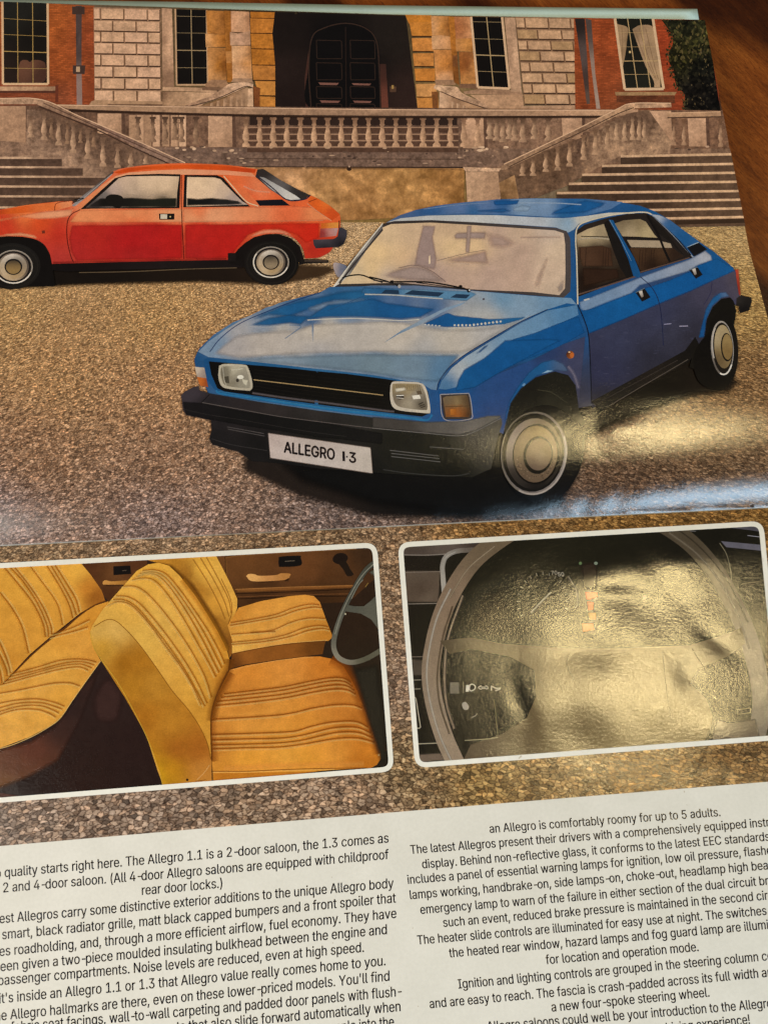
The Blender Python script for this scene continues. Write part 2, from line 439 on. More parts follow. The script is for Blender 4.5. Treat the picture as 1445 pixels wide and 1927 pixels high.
def stroke_px(p, w, col, soft=False, w1=None, alpha=1.0, mat='ink'):
    p = np.array(p, float)
    seg = np.linalg.norm(np.diff(p, axis=0), axis=1); L = np.concatenate([[0], np.cumsum(seg)])
    if L[-1] < .5: return
    n = max(2, int(L[-1] / 4) + 1); s = np.linspace(0, L[-1], n)
    q = np.column_stack([np.interp(s, L, p[:, 0]), np.interp(s, L, p[:, 1])])
    if CLIP[0] is not None:
        m = inside(q, CLIP[0])
        if not m.any(): return
        i0, i1 = np.where(m)[0][[0, -1]]; q = q[i0:i1 + 1]; n = len(q)
        if n < 2: return
    t = np.gradient(q, axis=0); t /= np.linalg.norm(t, axis=1)[:, None] + 1e-9
    nr = np.column_stack([-t[:, 1], t[:, 0]])
    ww = np.linspace(w, w if w1 is None else w1, n)[:, None] / 2
    if soft:
        xy = np.vstack([q - nr * ww, q, q + nr * ww]); al = np.concatenate([np.zeros(n), np.full(n, alpha), np.zeros(n)])
        rows = 3
    else:
        xy = np.vstack([q - nr * ww, q + nr * ww]); al = np.full(2 * n, alpha); rows = 2
    xy = clamp(xy); f = []
    for r in range(rows - 1):
        for i in range(n - 1):
            a, b, c, d = r * n + i, r * n + i + 1, (r + 1) * n + i + 1, (r + 1) * n + i
            f += [[a, b, c], [a, c, d]]
    emit(xy, f, np.column_stack([paint(col, xy), al]), mat)
def line(s, w, col, sm=1, soft=False, w1=None, alpha=1.0, mat='ink'):
    p, c = pts(s)
    if sm and len(p) > 2: p = catmull(p, 6)
    stroke_px(p, w, col, soft, w1, alpha, mat)
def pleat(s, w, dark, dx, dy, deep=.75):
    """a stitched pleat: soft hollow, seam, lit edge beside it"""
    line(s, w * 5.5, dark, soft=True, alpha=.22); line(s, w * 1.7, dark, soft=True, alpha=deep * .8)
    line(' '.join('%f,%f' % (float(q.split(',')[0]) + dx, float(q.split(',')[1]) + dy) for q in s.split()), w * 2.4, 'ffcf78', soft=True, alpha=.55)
def ribbon(s, w, col, w1=None):
    """a broad smooth band, cut cleanly by the clipping frame"""
    p = np.array(catmull(pts(s)[0], 8)); d = np.gradient(p, axis=0); d /= np.linalg.norm(d, axis=1)[:, None]
    nr = np.column_stack([-d[:, 1], d[:, 0]]); ww = np.linspace(w, w1 or w, len(p))[:, None] / 2
    fill_px([tuple(q) for q in np.vstack([p - nr * ww, (p + nr * ww)[::-1]])], col)
def ring(cx, cy, rx, ry, w, col, rot=0.0, a0=0, a1=360, soft=False, alpha=1.0):
    a = math.radians(rot); p = []
    n = max(8, int(abs(a1 - a0) / 8))
    for i in range(n + 1):
        t = math.radians(a0 + (a1 - a0) * i / n); u, v = rx * math.cos(t), ry * math.sin(t)
        p.append(T(cx + u * math.cos(a) - v * math.sin(a), cy + u * math.sin(a) + v * math.cos(a)))
    stroke_px(p, w, col, soft, None, alpha)

_font_cache = {}
try:                                          # Blender's own bundled grotesque; the built-in face otherwise
    FACE = bpy.data.fonts.load(bpy.utils.system_resource('DATAFILES', path='fonts') + '/Inter.woff2')
except Exception:
    FACE = None
def winding(q, loops):
    x, y = q[:, 0], q[:, 1]; w = np.zeros(len(q), int)
    for L in loops:
        a = L; b = np.roll(L, -1, 0)
        for (x1, y1), (x2, y2) in zip(a, b):
            lf = (x2 - x1) * (y - y1) - (x - x1) * (y2 - y1)
            w += ((y1 <= y) & (y2 > y) & (lf > 0)).astype(int) - ((y1 > y) & (y2 <= y) & (lf < 0)).astype(int)
    return w
_glyphs = {}
def glyph(ch):
    """outline of one character, overlapping strokes united"""
    if ch in _glyphs: return _glyphs[ch]
    cu = bpy.data.curves.new('lettering', 'FONT'); cu.body = ch; cu.size = 1.0; cu.font = FACE or cu.font
    o = bpy.data.objects.new('lettering', cu); scene.collection.objects.link(o)
    dg = bpy.context.evaluated_depsgraph_get(); ev = o.evaluated_get(dg); c2 = ev.to_curve(dg)
    loops = []
    for sp in c2.splines:
        bp = sp.bezier_points; n = len(bp); L = []
        for i in range(n):
            p0, p1 = bp[i], bp[(i + 1) % n]
            A, B, C, D = [np.array(v[:2]) for v in (p0.co, p0.handle_right, p1.handle_left, p1.co)]
            straight = abs(np.cross(D - A, B - A)) < 1e-5 and abs(np.cross(D - A, C - A)) < 1e-5
            for k in range(1 if straight else 4):
                u = k / 4; L.append((1 - u) ** 3 * A + 3 * u * (1 - u) ** 2 * B + 3 * u * u * (1 - u) * C + u ** 3 * D)
        if len(L) > 2: loops.append(np.array(L))
    ev.to_curve_clear(); bpy.data.objects.remove(o); bpy.data.curves.remove(cu)
    if not loops: _glyphs[ch] = (np.zeros((0, 2)), []); return _glyphs[ch]
    vs, edges = [], []
    for L in loops:
        b = len(vs); vs += [Vector(map(float, p)) for p in L]; edges += [(b + i, b + (i + 1) % len(L)) for i in range(len(L))]
    ov, oe, of, *_ = delaunay_2d_cdt(vs, edges, [], 0, 1e-6)
    v = np.array([[p.x, p.y] for p in ov]); f = np.array([list(q) for q in of if len(q) == 3])
    keep = winding(v[f].mean(1), loops) != 0
    _glyphs[ch] = (v, f[keep].tolist()); return _glyphs[ch]
def advance(pair):
    """x of the second character's start, from the set text"""
    if pair not in _font_cache:
        def width(s):
            cu = bpy.data.curves.new('lettering', 'FONT'); cu.body = s; cu.size = 1.0; cu.font = FACE or cu.font
            o = bpy.data.objects.new('lettering', cu); scene.collection.objects.link(o)
            bpy.context.view_layer.update(); bb = o.bound_box; w = bb[6][0]
            bpy.data.objects.remove(o); bpy.data.curves.remove(cu); return w
        _font_cache[pair] = width(pair + 'l') - width('l')
    return _font_cache[pair]
_adv = {}
def text_mesh(s):
    V_, F_, x = [], [], 0.0
    for ch in s:
        v, f = glyph(ch); b = len(V_)
        V_ += (v + np.array([x, 0])).tolist(); F_ += [[b + i for i in t] for t in f]
        x += advance(ch) * (.72 if ch == '-' else 1.0)
    return np.array(V_) if V_ else np.zeros((0, 2)), F_
def lettering(name, parent, main, p0, p1, cap, prefix='', suffix='', col='231c20', up=None, bold=0.0, label=None, lvl=None, tm='ink'):
    """one line of type; 'main' spans p0..p1 along its baseline, prefix and suffix run on outside it"""
    a, b = np.array(T(*p0)), np.array(T(*p1)); ux = b - a; W = np.linalg.norm(ux); ux /= W
    if up is None:
        m = (a + b) / 2; up = np.array([200.0, -6500.0]) - m; up /= np.linalg.norm(up)
    vm, _ = text_mesh(main); w_main = vm[:, 0].max() - vm[:, 0].min(); x_main = vm[:, 0].min()
    off = 0.0
    if prefix:
        vp, _ = text_mesh(prefix + main); off = vp[:, 0].max() - (vm[:, 0].max())
    v, f = text_mesh(prefix + main + suffix)
    hv, _ = text_mesh('H'); sx = W / w_main; sy = cap / hv[:, 1].max()
    u = (v[:, 0] - off - x_main) * sx
    xy = a + np.outer(u, ux) + np.outer(v[:, 1] * sy, up)
    begin(name, parent, label)
    emit(xy, f, np.column_stack([paint(col, xy), np.ones(len(xy))]), tm, lvl)
    if bold:
        for dx, dy in (((bold, 0), (-bold, 0), (0, bold), (0, -bold)) if bold > .5 else ((bold, 0), (-bold, 0))):
            emit(xy + np.array([dx, dy]), f, np.column_stack([paint(col, xy), np.ones(len(xy))]), tm, lvl and lvl + .3)
    return end()

def sheet(name, outline, page, z, parent, mat, thick=2.0e-4, grid=8.0, label=None):
    """a real sheet of paper: curved top face, thickness"""
    PAGE[0] = 'flat'
    b = np.array(subdiv(outline, grid)); x0, y0 = b.min(0); x1, y1 = b.max(0)
    gx, gy = np.meshgrid(np.arange(x0 + grid * .5, x1, grid), np.arange(y0 + grid * .5, y1, grid)); gp = np.column_stack([gx.ravel(), gy.ravel()])
    gp = gp[inside(gp, b)]; gp = gp[edge_dist(gp, b) > grid * .3]
    allp = np.vstack([b, gp])
    vs, es, fs, *_ = delaunay_2d_cdt([Vector(map(float, q)) for q in allp], [], [list(range(len(b)))], 1, 1e-4)
    xy = np.array([[v.x, v.y] for v in vs])
    P, N = on_page(xy[:, 0], xy[:, 1], page, 0.0)
    P = P + np.array([0, 0, z - 4e-5])
    me = bpy.data.meshes.new(name); faces = []
    for f in fs:
        a_, b_, c_ = xy[f[0]], xy[f[1]], xy[f[2]]
        f = list(f)
        if (b_[0] - a_[0]) * (c_[1] - a_[1]) - (b_[1] - a_[1]) * (c_[0] - a_[0]) > 0: f = f[::-1]
        faces.append(f)
    me.from_pydata(P.tolist(), [], faces); me.update(); me.materials.append(MATS[mat])
    me.polygons.foreach_set('use_smooth', [True] * len(faces))
    o = bpy.data.objects.new(name, me); scene.collection.objects.link(o); o.parent = parent
    md = o.modifiers.new('thickness', 'SOLIDIFY'); md.thickness = thick; md.offset = -1.0; md.use_even_offset = True
    if label: o['label'] = label
    return o
# ---------------------------------------------------------------- table, loose sheet, brochure sheets
def tag(o, label, cat): o['label'] = label; o['category'] = cat; return o
tm = bpy.data.meshes.new('wooden_table'); zt = FLAT_Z['table']
def slab(x0, y0, x1, y1, z0, z1):
    v = [(x0, y0, z0), (x1, y0, z0), (x1, y1, z0), (x0, y1, z0), (x0, y0, z1), (x1, y0, z1), (x1, y1, z1), (x0, y1, z1)]
    return v, [(0, 3, 2, 1), (4, 5, 6, 7), (0, 1, 5, 4), (1, 2, 6, 5), (2, 3, 7, 6), (3, 0, 4, 7)]
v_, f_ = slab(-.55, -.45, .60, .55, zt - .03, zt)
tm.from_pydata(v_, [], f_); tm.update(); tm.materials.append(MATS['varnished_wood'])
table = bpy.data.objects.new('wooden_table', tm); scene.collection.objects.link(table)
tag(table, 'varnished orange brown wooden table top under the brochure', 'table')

strip = sheet('booklet', [(-160, -6), (0, -2), (330, 2), (724, 9), (1312, 15.5), (1319, 60), (1319, 110), (-160, 110)], 'strip', 0.0, None, 'blue_paper', 5.5e-3, 20.0)
tag(strip, 'pale blue booklet under the brochure, peeping out beyond its top edge', 'booklet')

brochure = bpy.data.objects.new('car_brochure', None); scene.collection.objects.link(brochure)
brochure.empty_display_size = .02
tag(brochure, 'open glossy car brochure with red and blue car photographs and text', 'brochure')
_ys = np.linspace(36, 955, 60)
up_out = [(X_LEFT, y_top(X_LEFT))] + [(x, y_top(x)) for x in np.linspace(-100, 1322, 50)] + [(float(x_right(y)), y) for y in _ys] + [(x, float(y_fold(x))) for x in np.linspace(1530, X_LEFT, 60)]
upper = sheet('upper_page', up_out, 'upper', 0.0, brochure, 'white_paper', 2e-4, 7.0, 'upper page printed with two cars before a country house')
lo_out = [(x, float(y_fold(x)) + .3) for x in np.linspace(X_LEFT, 1536, 60)] + [(1590, 1200), (1680, 1600), (1760, 2000), (1790, 2130), (-230, 2290), (-205, 1800), (-180, 1400)]
lower = sheet('lower_page', lo_out, 'lower', 0.0, brochure, 'white_paper', 2e-4, 7.0, 'lower page with two inset interior photographs and text columns')

# ---------------------------------------------------------------- upper page: the drive and the house
rnd = random.Random(11)
PAGE[0] = 'upper'
V(0, 0, 1)
begin('printed_gravel_drive', upper, 'printed gravel drive in front of the house')
fill_px([(X_LEFT, 400), (1500, 400), (1545, 960), (X_LEFT, 1040)],
        '0,420:b39166 300,440:b08e63 640,430:b8986f 1420,440:ad8f60 1400,560:a5854f 0,560:ac8858 300,600:a98455 100,700:a57f55 300,720:a07a55 60,850:8d6c50 300,860:8a6b52 1420,700:7b5d3c 1200,880:5f4937 1420,900:65503b 0,980:84716a 300,990:857168 600,985:6d5f5a 1000,985:4c3f38', 'gravel')
end()

V(0, 0, 1)
begin('printed_wall_base', upper)
fill_px([(X_LEFT, -15), (1500, -15), (1500, 418), (X_LEFT, 418)], '100,300:5f5145 500,360:8d6f42 800,360:8f6f38 1000,340:7d6a52 1200,340:4a3e33 600,100:14110f 1300,100:3a1c10', 'stone')
end()
GRADE[0] = lambda v: v * np.array([1.13, 1.0, .91])
STN, STN_D, STN_L = '9a8570', '5d4b3e', 'c2ae95'
V(0, 0, 4.014)
begin('printed_brick_wall', upper)
fill('-620,-30 712,40 712,815 -620,815', '100,700:7c4530 400,200:9c5a2c 450,500:98552b 680,300:84452a 650,700:87482c 420,740:7d4a33', 0, 'brick')
rect(-620, 650, 440, 682, '100,660:b09a80 420,670:8a7560', 'stone'); rect(-620, 682, 425, 700, '4b3026'); rect(418, 640, 440, 770, '5a3224')
end()
begin('printed_drainpipe', upper)
fill('572,40 618,40 616,500 622,800 580,800 575,400', '575,300:2b2627 600,300:5d5556 615,300:332c2c 590,620:857a78', 0)
rect(545, 45, 640, 105, '3a302c'); fill('550,490 645,490 640,555 550,555', '3b302c'); rect(575, 500, 604, 540, 'a09078')
end()
def sash(name, quad, cols, rows, frame, fw, glass, bar, bw, dark=None):
    """window: glass, bars and frame between four corners (tl tr br bl)"""
    tl, tr, br, bl = [np.array(q, float) for q in quad]
    at = lambda u, v: tuple((tl * (1 - u) + tr * u) * (1 - v) + (bl * (1 - u) + br * u) * v)
    begin(name, upper)
    fill(' '.join('%f,%f' % at(u, v) for u, v in ((0, 0), (1, 0), (1, 1), (0, 1))), glass)
    if dark: dark()
    for i in range(1, cols):
        a, b = at(i / cols, 0), at(i / cols, 1); line('%f,%f %f,%f' % (*a, *b), bw, bar)
    for i, hh in rows:
        a, b = at(0, i), at(1, i); line('%f,%f %f,%f' % (*a, *b), hh, bar)
    for a, b in (((0, 0), (0, 1)), ((1, 0), (1, 1)), ((0, 1), (1, 1))):
        p, q = at(*a), at(*b); line('%f,%f %f,%f' % (*p, *q), fw, frame)
    return end()
def chair_back():
    fill('140,615 150,470 200,450 225,465 250,450 310,455 345,490 330,615', '200,500:5d4436 300,580:3c2b24', 1)
sash('printed_window', ((18, -5), (360, 22), (364, 632), (22, 632)), 3, [(.22, .7), (.41, .7), (.61, 1.6), (.81, .7)], 'cbb896', 4.2, '100,100:1d1f1c 250,300:14120f 60,560:241d19', '9a8a55', 1.3, chair_back)
# ashlar pier of pale blocks, left of the portico
def pier(name, rowsy, xl, xr, parity, lit, joint, sk):
    """rowsy: list of (y top left, y bottom left); blocks in running bond between slanted edges"""
    begin(name, upper)
    y0, y1 = rowsy[0][0], rowsy[-1][1]
    fill('%f,%f %f,%f %f,%f %f,%f' % (xl(y0), y0 - 8, xr(y0), y0 + sk - 8, xr(y1), y1 + sk * .4, xl(y1), y1), joint, 0, 'stone')
    for r, (a, b) in enumerate(rowsy):
        cuts = parity[r % 2]
        for i in range(len(cuts) - 1):
            u0, u1 = cuts[i] + .008, cuts[i + 1] - .018
            g = 7
            f = lambda u, y: (xl(y) + (xr(y) - xl(y)) * u, y + sk * u * (1 - (y - y0) / (y1 - y0) * .6))
            q = [f(u0, a + 2), f(u1, a + 2), f(u1, b - g), f(u0, b - g)]
            t = rnd.choice(lit)
            fill(' '.join('%f,%f' % p for p in q), t, 0, 'stone')
            line('%f,%f %f,%f' % (q[3][0], q[3][1] + 3, q[2][0] + 3, q[2][1] + 3), 2.2, '33241a'); line('%f,%f %f,%f' % (q[1][0] + 3, q[1][1], q[2][0] + 3, q[2][1] + 3), 1.5, '54402f')
    return end()
R8 = [(58, 145), (152, 234), (236, 318), (322, 407), (410, 497), (500, 584), (588, 674), (682, 770)]
pier('printed_stone_pier', R8, lambda y: 706 + .01 * y, lambda y: 1212 + .016 * y, ([0, .11, .46, .81, 1], [0, .29, .64, 1]), ['c6b098', 'bda78f', 'ccb69c', 'c8b19a', 'b5a088'], '8b7763', 12)
begin('printed_plinth', upper)
fill('670,800! 690,765 720,755 1225,765 1260,790 1260,812 670,805', '9c8870', 0, 'stone'); rect(815, 785, 1250, 805, '6b5a49', 'stone')
fill('1222,60 1300,65 1315,655 1228,655', '1240,300:8a7562 1280,300:c0aa92 1240,600:7e6a58', 0, 'stone')
fill('1228,655 1446,660 1640,665 1640,700 1446,690 1228,685', 'a5917a', 0, 'stone'); fill('1228,690 1640,700 1500,815 1228,800', '1300,740:a08c74 1500,740:b39f86 1240,700:6c5948', 0, 'stone')
end()
V(340, 0, 4.014)
sash('printed_window', ((-40, 66), (196, 72), (205, 640), (-30, 640)), 2, [(.09, .6), (.31, .6), (.54, 1.6), (.77, .7)], 'a89478', 3.0, '12100e', '8d8467', 1.5)
V(340, 0, 4.014)
begin('printed_archway', upper)
fill('520,80 1700,115 1790,830 700,830', '800,300:171311 1100,300:0c0b0b 900,700:1d1614 1400,500:0e0c0c 780,500:221b19 1600,300:1d1a17 1700,700:2a201d', 0)
fill('965,380 975,820 945,820 935,600', '3a2823', 0); fill('980,820 965,500 990,260 1090,190 1250,160 1400,200 1480,300 1500,520 1510,820', '0d0c0c', 1)
for x0, x1 in ((1025, 1215), (1280, 1465)):
    for y0, y1 in ((300, 440), (470, 600), (650, 740), (780, 825)):
        line('%d,%d %d,%d %d,%d %d,%d %d,%d' % (x0, y0, x1, y0 + 4, x1 + 4, y1, x0 + 4, y1, x0, y0), 1.4, '2b221d', sm=0)
line('1245,200 1250,820', 1.6, '241c18'); line('985,820 968,520 992,280 1090,205 1250,172 1400,212 1478,310 1500,540 1510,820', 2.2, '2f2520')
for a in ((1040, 620, 1195, 632), (1292, 625, 1440, 634), (1050, 755, 1205, 766), (1300, 757, 1445, 767)):
    fill('%d,%d %d,%d %d,%d %d,%d' % (a[0], a[1], a[2], a[1] + 4, a[2] - 16, a[3] + 8, a[0] + 14, a[3] + 6), '6b5049')
V(680, 0, 4.014)
fill('140,480 185,480 205,828 152,828', '160,800:5d3a30 170,500:31221e', 0); rect(215, 650, 262, 692, '4a3a2e'); rect(228, 640, 244, 668, '8c7a4a')
end()
V(340, 0, 4.014)
def quoins(rows, xr, tones):
    for i, (a, b, x0, x1) in enumerate(rows):
        fill('%f,%f %f,%f %f,%f %f,%f' % (x0, a, xr(a), a + 4, xr(b), b - 2, x1, b - 4), tones[i % len(tones)], 0, 'stone')
        line('%f,%f %f,%f' % (x1, b, xr(b), b + 3), 2.0, '2c1a0e')
begin('printed_arch_surround', upper)
quoins([(85, 135, 525, 530), (135, 248, 525, 530), (250, 366, 528, 535), (368, 488, 533, 540), (490, 604, 540, 548), (608, 720, 560, 590), (725, 825, 590, 600)], lambda y: 714 - 22 * math.exp(-((y - 260) / 130) ** 2), ['9d6b2a', 'a87534', 'a4722f', '9e6d2c', 'a2743a', 'b08343', 'a77a3c'])
end()
def column(pieces):
    begin('printed_column', upper)
    for s, c in pieces: fill(s, c, 0, 'stone')
    return end()
column([('192,75 330,80 335,255 200,250', '210,150:9a7038 260,150:b4854a 320,150:714a1e'), ('186,252 335,256 338,352 190,352', '200,300:caa878 260,300:a87a3e 325,300:8a5d25'),
        ('200,355 340,358 346,615 208,610', '215,500:b89668 270,500:a0702c 335,500:6a4218 250,590:b08e62'), ('190,630 230,600 345,605 365,640 350,660 185,655', '8a735c'), ('160,655 330,660 310,685 165,680', '6e5b4a')])
column([('330,80 382,82 392,620 350,620', '340,300:9c6f34 370,300:7c5222'), ('340,385 384,385 384,475 345,475', 'a27a48')])
column([('380,82 520,88 525,245 382,240', '400,150:b6977a 450,150:c8ab8d 510,150:8b6c50'), ('372,240 430,252 525,235 528,342 375,342', '400,300:a8927c 450,300:b29a86 510,300:8d765f'),
        ('385,345 530,345 540,600 392,600', '400,400:c9ae8a 450,400:d1b18a 520,400:8f6a3c 450,560:c4a98a 500,480:a57c48'), ('380,620 400,590 535,592 550,625', '93806c')])
begin('printed_handrail', upper)
fill('-5,815! 100,770 200,735 300,680 370,632 480,622 550,632! 545,665! 500,655 420,690 330,730 200,775 60,818!', '100,790:8a7664 300,700:a5907a 450,640:b9a690', 1, 'lichen')
line('0,818 200,770 330,722 420,680 500,650 545,665', 1.6, '3c2f26')
fill('150,800 340,735 420,692 500,660 540,680 540,822 100,822', '300,780:7b654d 500,740:9c8972 400,760:86725c', 0, 'stone')
for x in (235, 285, 335, 385, 430, 470): fill('%d,%d %d,%d %d,%d %d,%d' % (x - 14, 815, x - 10, 780 - (x - 235) // 3, x + 12, 776 - (x - 235) // 3, x + 16, 815), '%d,800:c0aa90 %d,800:594634' % (x - 8, x + 12), 0, 'stone')
fill('510,670 545,665 550,822 505,822', 'b9a68e', 0, 'stone'); fill('550,650 600,665 595,822 555,822', '6d4628', 0, 'stone')
end()
V(680, 0, 4.014)
begin('printed_arch_surround', upper)
for i, (a, b, x0, x1, xr) in enumerate([(108, 178, 330, 360, 530), (165, 270, 362, 382, 532), (285, 385, 380, 388, 540), (400, 498, 388, 398, 545), (515, 610, 400, 410, 555), (630, 730, 410, 420, 565), (735, 830, 418, 426, 580)]):
    fill('%f,%f %f,%f %f,%f %f,%f' % (x0, a, xr, a - 2, xr + 3, b, x1, b), ['a9762f', 'ab7a37', 'b28144', 'b08044', 'aa7838', 'b5905c', 'ae8145'][i], 0, 'stone')
    line('%f,%f %f,%f' % (x1, b, xr, b + 2), 2.0, '2f1c0e')
end()
column([('525,115 655,120 665,270 535,265', '540,200:c2a27a 590,200:b78a4c 650,200:7a5224'), ('530,270 600,262 680,275 684,368 535,368', '550,320:d0b28a 610,320:c4a079 675,320:9f7a4c'),
        ('545,372 684,372 695,600 562,600', '560,500:c29660 620,500:b07c3a 685,500:7d5324 620,580:c8a884'), ('555,600 695,600 715,640 560,640', '8d7862')])
column([('655,120 705,125 740,640 700,620', '670,300:a06f30 720,500:6f4a24'), ('690,415 725,415 730,500 690,500', '6d4b2c')])
column([('700,122 825,125 852,300 712,290', '720,200:8b5e3e 790,200:9a6a42 830,200:c5a27c'), ('710,290 850,285 858,388 715,385', '730,330:a47e50 800,330:b4894e 850,330:8b6230'),
        ('735,390 855,390 872,630 750,630', '750,500:8a5a2c 810,480:6e4424 860,500:b08854 790,600:a9824f'), ('745,632 880,632 905,672 735,660', '6d5846')])
begin('printed_handrail', upper)
fill('545,665! 560,640 620,645 720,655 760,700 880,755 1000,800 1090,832! 1000,832 850,785 720,740 600,690', '600,660:b8a58c 800,740:a8947e 1000,810:98846f', 1, 'lichen')
fill('590,690 720,745 850,790 960,832 585,832', '600,780:c4b199 700,790:86705a 800,810:a08a70', 0, 'stone'); line('600,690 720,742 850,788 1000,834', 1.8, '46382c')
for x in (690, 730, 775, 830): fill('%d,832 %d,%d %d,%d %d,832' % (x - 10, x - 12, 765 + (x - 690) // 3, x + 12, 770 + (x - 690) // 3, x + 12), '%d,800:d0bca2 %d,800:6a5744' % (x - 8, x + 12), 0, 'stone')
fill('530,690 580,690 575,832 540,832', '6e4c2c', 0, 'stone')
end()
begin('printed_plinth', upper)
fill('880,672 1210,680 1215,715 780,708 770,690', '8f7b67', 0, 'stone'); fill('820,715 1220,712 1225,800 1210,832 1000,832', '960,760:a69179 1150,760:9d8871', 0, 'stone'); fill('1080,128 1160,132 1210,690 1130,690', '1110,400:8d7a68 1160,400:b7a48d', 0, 'stone')
fill('1210,800 1446,795 1820,790 1850,832 1200,832', 'a08c76', 0, 'stone')
end()
sash('printed_window', ((828, 124), (1062, 128), (1118, 668), (878, 658)), 2, [(.07, .6), (.31, .6), (.54, 1.8), (.77, .7)], 'bfae92', 4.4, '100e0c', '988e6c', 1.7)
R8b = [(132, 213), (222, 297), (306, 379), (386, 462), (470, 545), (552, 628), (634, 707), (714, 790)]
pier('printed_stone_pier', R8b, lambda y: 1148 + .105 * y, lambda y: 1598 + .12 * y, ([0, .16, .55, .92, 1], [0, .35, .75, 1]), ['ab977d', 'a39078', 'b19d82', 'a8947b', '9b8869'], '7d6a56', 8)
V(1020, 0, 4.014)
begin('printed_brick_wall', upper)
fill('240,135 1300,150 1340,850 250,850', '500,300:8f4a28 450,600:8a4a2a 920,400:8c3d22 1020,750:7e3c25 700,770:6b4630', 0, 'brick')
fill('548,695 1015,695 1000,720 555,722', '8d7b5c', 0, 'stone'); fill('560,724 1000,724 1000,780 560,775', '5d3a28', 0, 'brick')
end()
for s, c in (('245,140 320,140 360,785 335,785 290,440', '260,200:1f1c1c 300,440:4c4646 330,600:38302e 350,750:4f4742'), ('325,140 370,150 400,560 438,822 408,822 350,350', '345,250:3c3838 390,600:837a74 420,780:8f8880')):
    begin('printed_drainpipe', upper); fill(s, c); end()
V(1020, 0, 4.014)
def curtains():
    fill('560,180! 645,210 640,300 625,420 605,520! 585,420', '570,300:7d6f58 600,300:9c8c70 635,300:6a5d45', 1)
    fill('680,220! 740,190 830,200 850,300 870,450 890,560 890,660! 845,660! 840,610 780,500 720,340', '720,260:756853 760,300:a09078 800,330:7d705a 830,300:96876c 870,600:a09074', 1)
    for s in ('700,230 760,400 850,590', '730,220 800,430 860,600', '780,215 830,430 875,600', '600,200 606,330 596,480'): line(s, 1.0, '6e5f48')
    ell(661, 393, 8, 9, 'e8d8a0')
sash('printed_window', ((548, 140), (835, 142), (915, 672), (622, 676)), 3, [(.20, .5), (.40, .5), (.60, 1.4), (.79, .7)], 'd8c8a8', 5.0, '700,400:171813 800,620:1d1f19', 'a3966f', 1.6, curtains)
begin('printed_ivy', upper)
fill('900,150! 1240,150! 1345,845! 1090,845 1075,720 1010,640 990,520 960,480 955,400 985,330 975,260', '1100,200:1a1d12 1050,400:23240f 1200,500:0d0e0c 1150,700:14120f 1280,700:0e0d0c 1200,250:2c2f1a', 1, 'ivy')
for i in range(110):
    y = rnd.uniform(170, 830); x = np.interp(y, [150, 260, 330, 400, 480, 640, 720, 845], [920, 980, 985, 955, 962, 1012, 1075, 1088]) + rnd.uniform(-26, 14)
    ell(x, y, rnd.uniform(3, 8), rnd.uniform(5, 13), rnd.choice(['1f2112', '2b2c18', '37361f', '191a10', '45422a']), rnd.uniform(-60, 60), n=7)
for i in range(60):
    x = rnd.uniform(1000, 1250); y = rnd.uniform(165, 460)
    if x > 1215 + (y - 150) * .2: continue
    ell(x, y, rnd.uniform(4, 9), rnd.uniform(9, 19), rnd.choice(['3c3b22', '48462a', '2e2f1a', '504c2e']), rnd.uniform(-40, 40), n=8)
for i in range(60):
    x = rnd.uniform(970, 1290); y = rnd.uniform(330, 830)
    if x < 1000 + max(0, y - 500) * .3 or x > 1225 + (y - 150) * .15: continue
    ell(x, y, rnd.uniform(3, 6), rnd.uniform(5, 10), rnd.choice(['3b3826', '4a452f', '2f2c20', '55503c']), rnd.uniform(-60, 60), n=7)
end()

# ---------------------------------------------------------------- terrace, balustrades, steps
def baluster(x, y0, y1, w, lit='b9a58d', dark='5a493c', lean=0.0):
    h = y1 - y0
    prof = [(0, .5), (.07, .55), (.10, .34), (.2, .30), (.26, .42), (.3, .22), (.42, .30), (.60, .50), (.72, .52), (.80, .32), (.84, .25), (.88, .46), (.92, .58), (1, .62)]
    L = [(x + lean * t - w * r, y0 + h * t) for t, r in prof]; Rr = [(x + lean * t + w * r, y0 + h * t) for t, r in prof][::-1]
    fill(' '.join('%f,%f' % p for p in L + Rr), '%f,%f:%s %f,%f:%s %f,%f:%s' % (x - w * .35, y0 + h * .6, lit, x + w * .45, y0 + h * .6, dark, x, y0 + h * .12, dark), 0, 'stone')
V(0, 0, 1)
begin('printed_terrace', upper)
fill('-150,200 110,198 1360,208 1375,300 1390,330 940,330 870,318 470,316 -150,320', '100,240:5c4a3d 400,250:6e5b4c 700,240:3b2f29 1000,250:7b6857 1300,250:6a5646 700,290:6d5d51', 0, 'lichen')
fill('-150,276 440,278 870,280 1400,280 1400,300 870,316 460,316 -150,316', '100,300:75655a 600,296:6c5e54 600,310:5d5048 1200,290:776656', 0, 'lichen')
fill('470,210 860,212 860,236 470,236', '2a211d 1,1:2a211d' if 0 else '2a211d', 0)
for y in (239, 252, 264, 276):
    fill('465,%d 862,%d 862,%d 465,%d' % (y, y, y + 2.2, y + 2.2), '8f7a66'); fill('465,%d 862,%d 862,%d 465,%d' % (y + 3, y + 3, y + 11, y + 11), '4d3d33', 0, 'stone')
line('445,314.5 872,315.5', 2.4, '2f251f'); line('445,299 872,300', 1.5, '4a3d33', alpha=.7)
end()
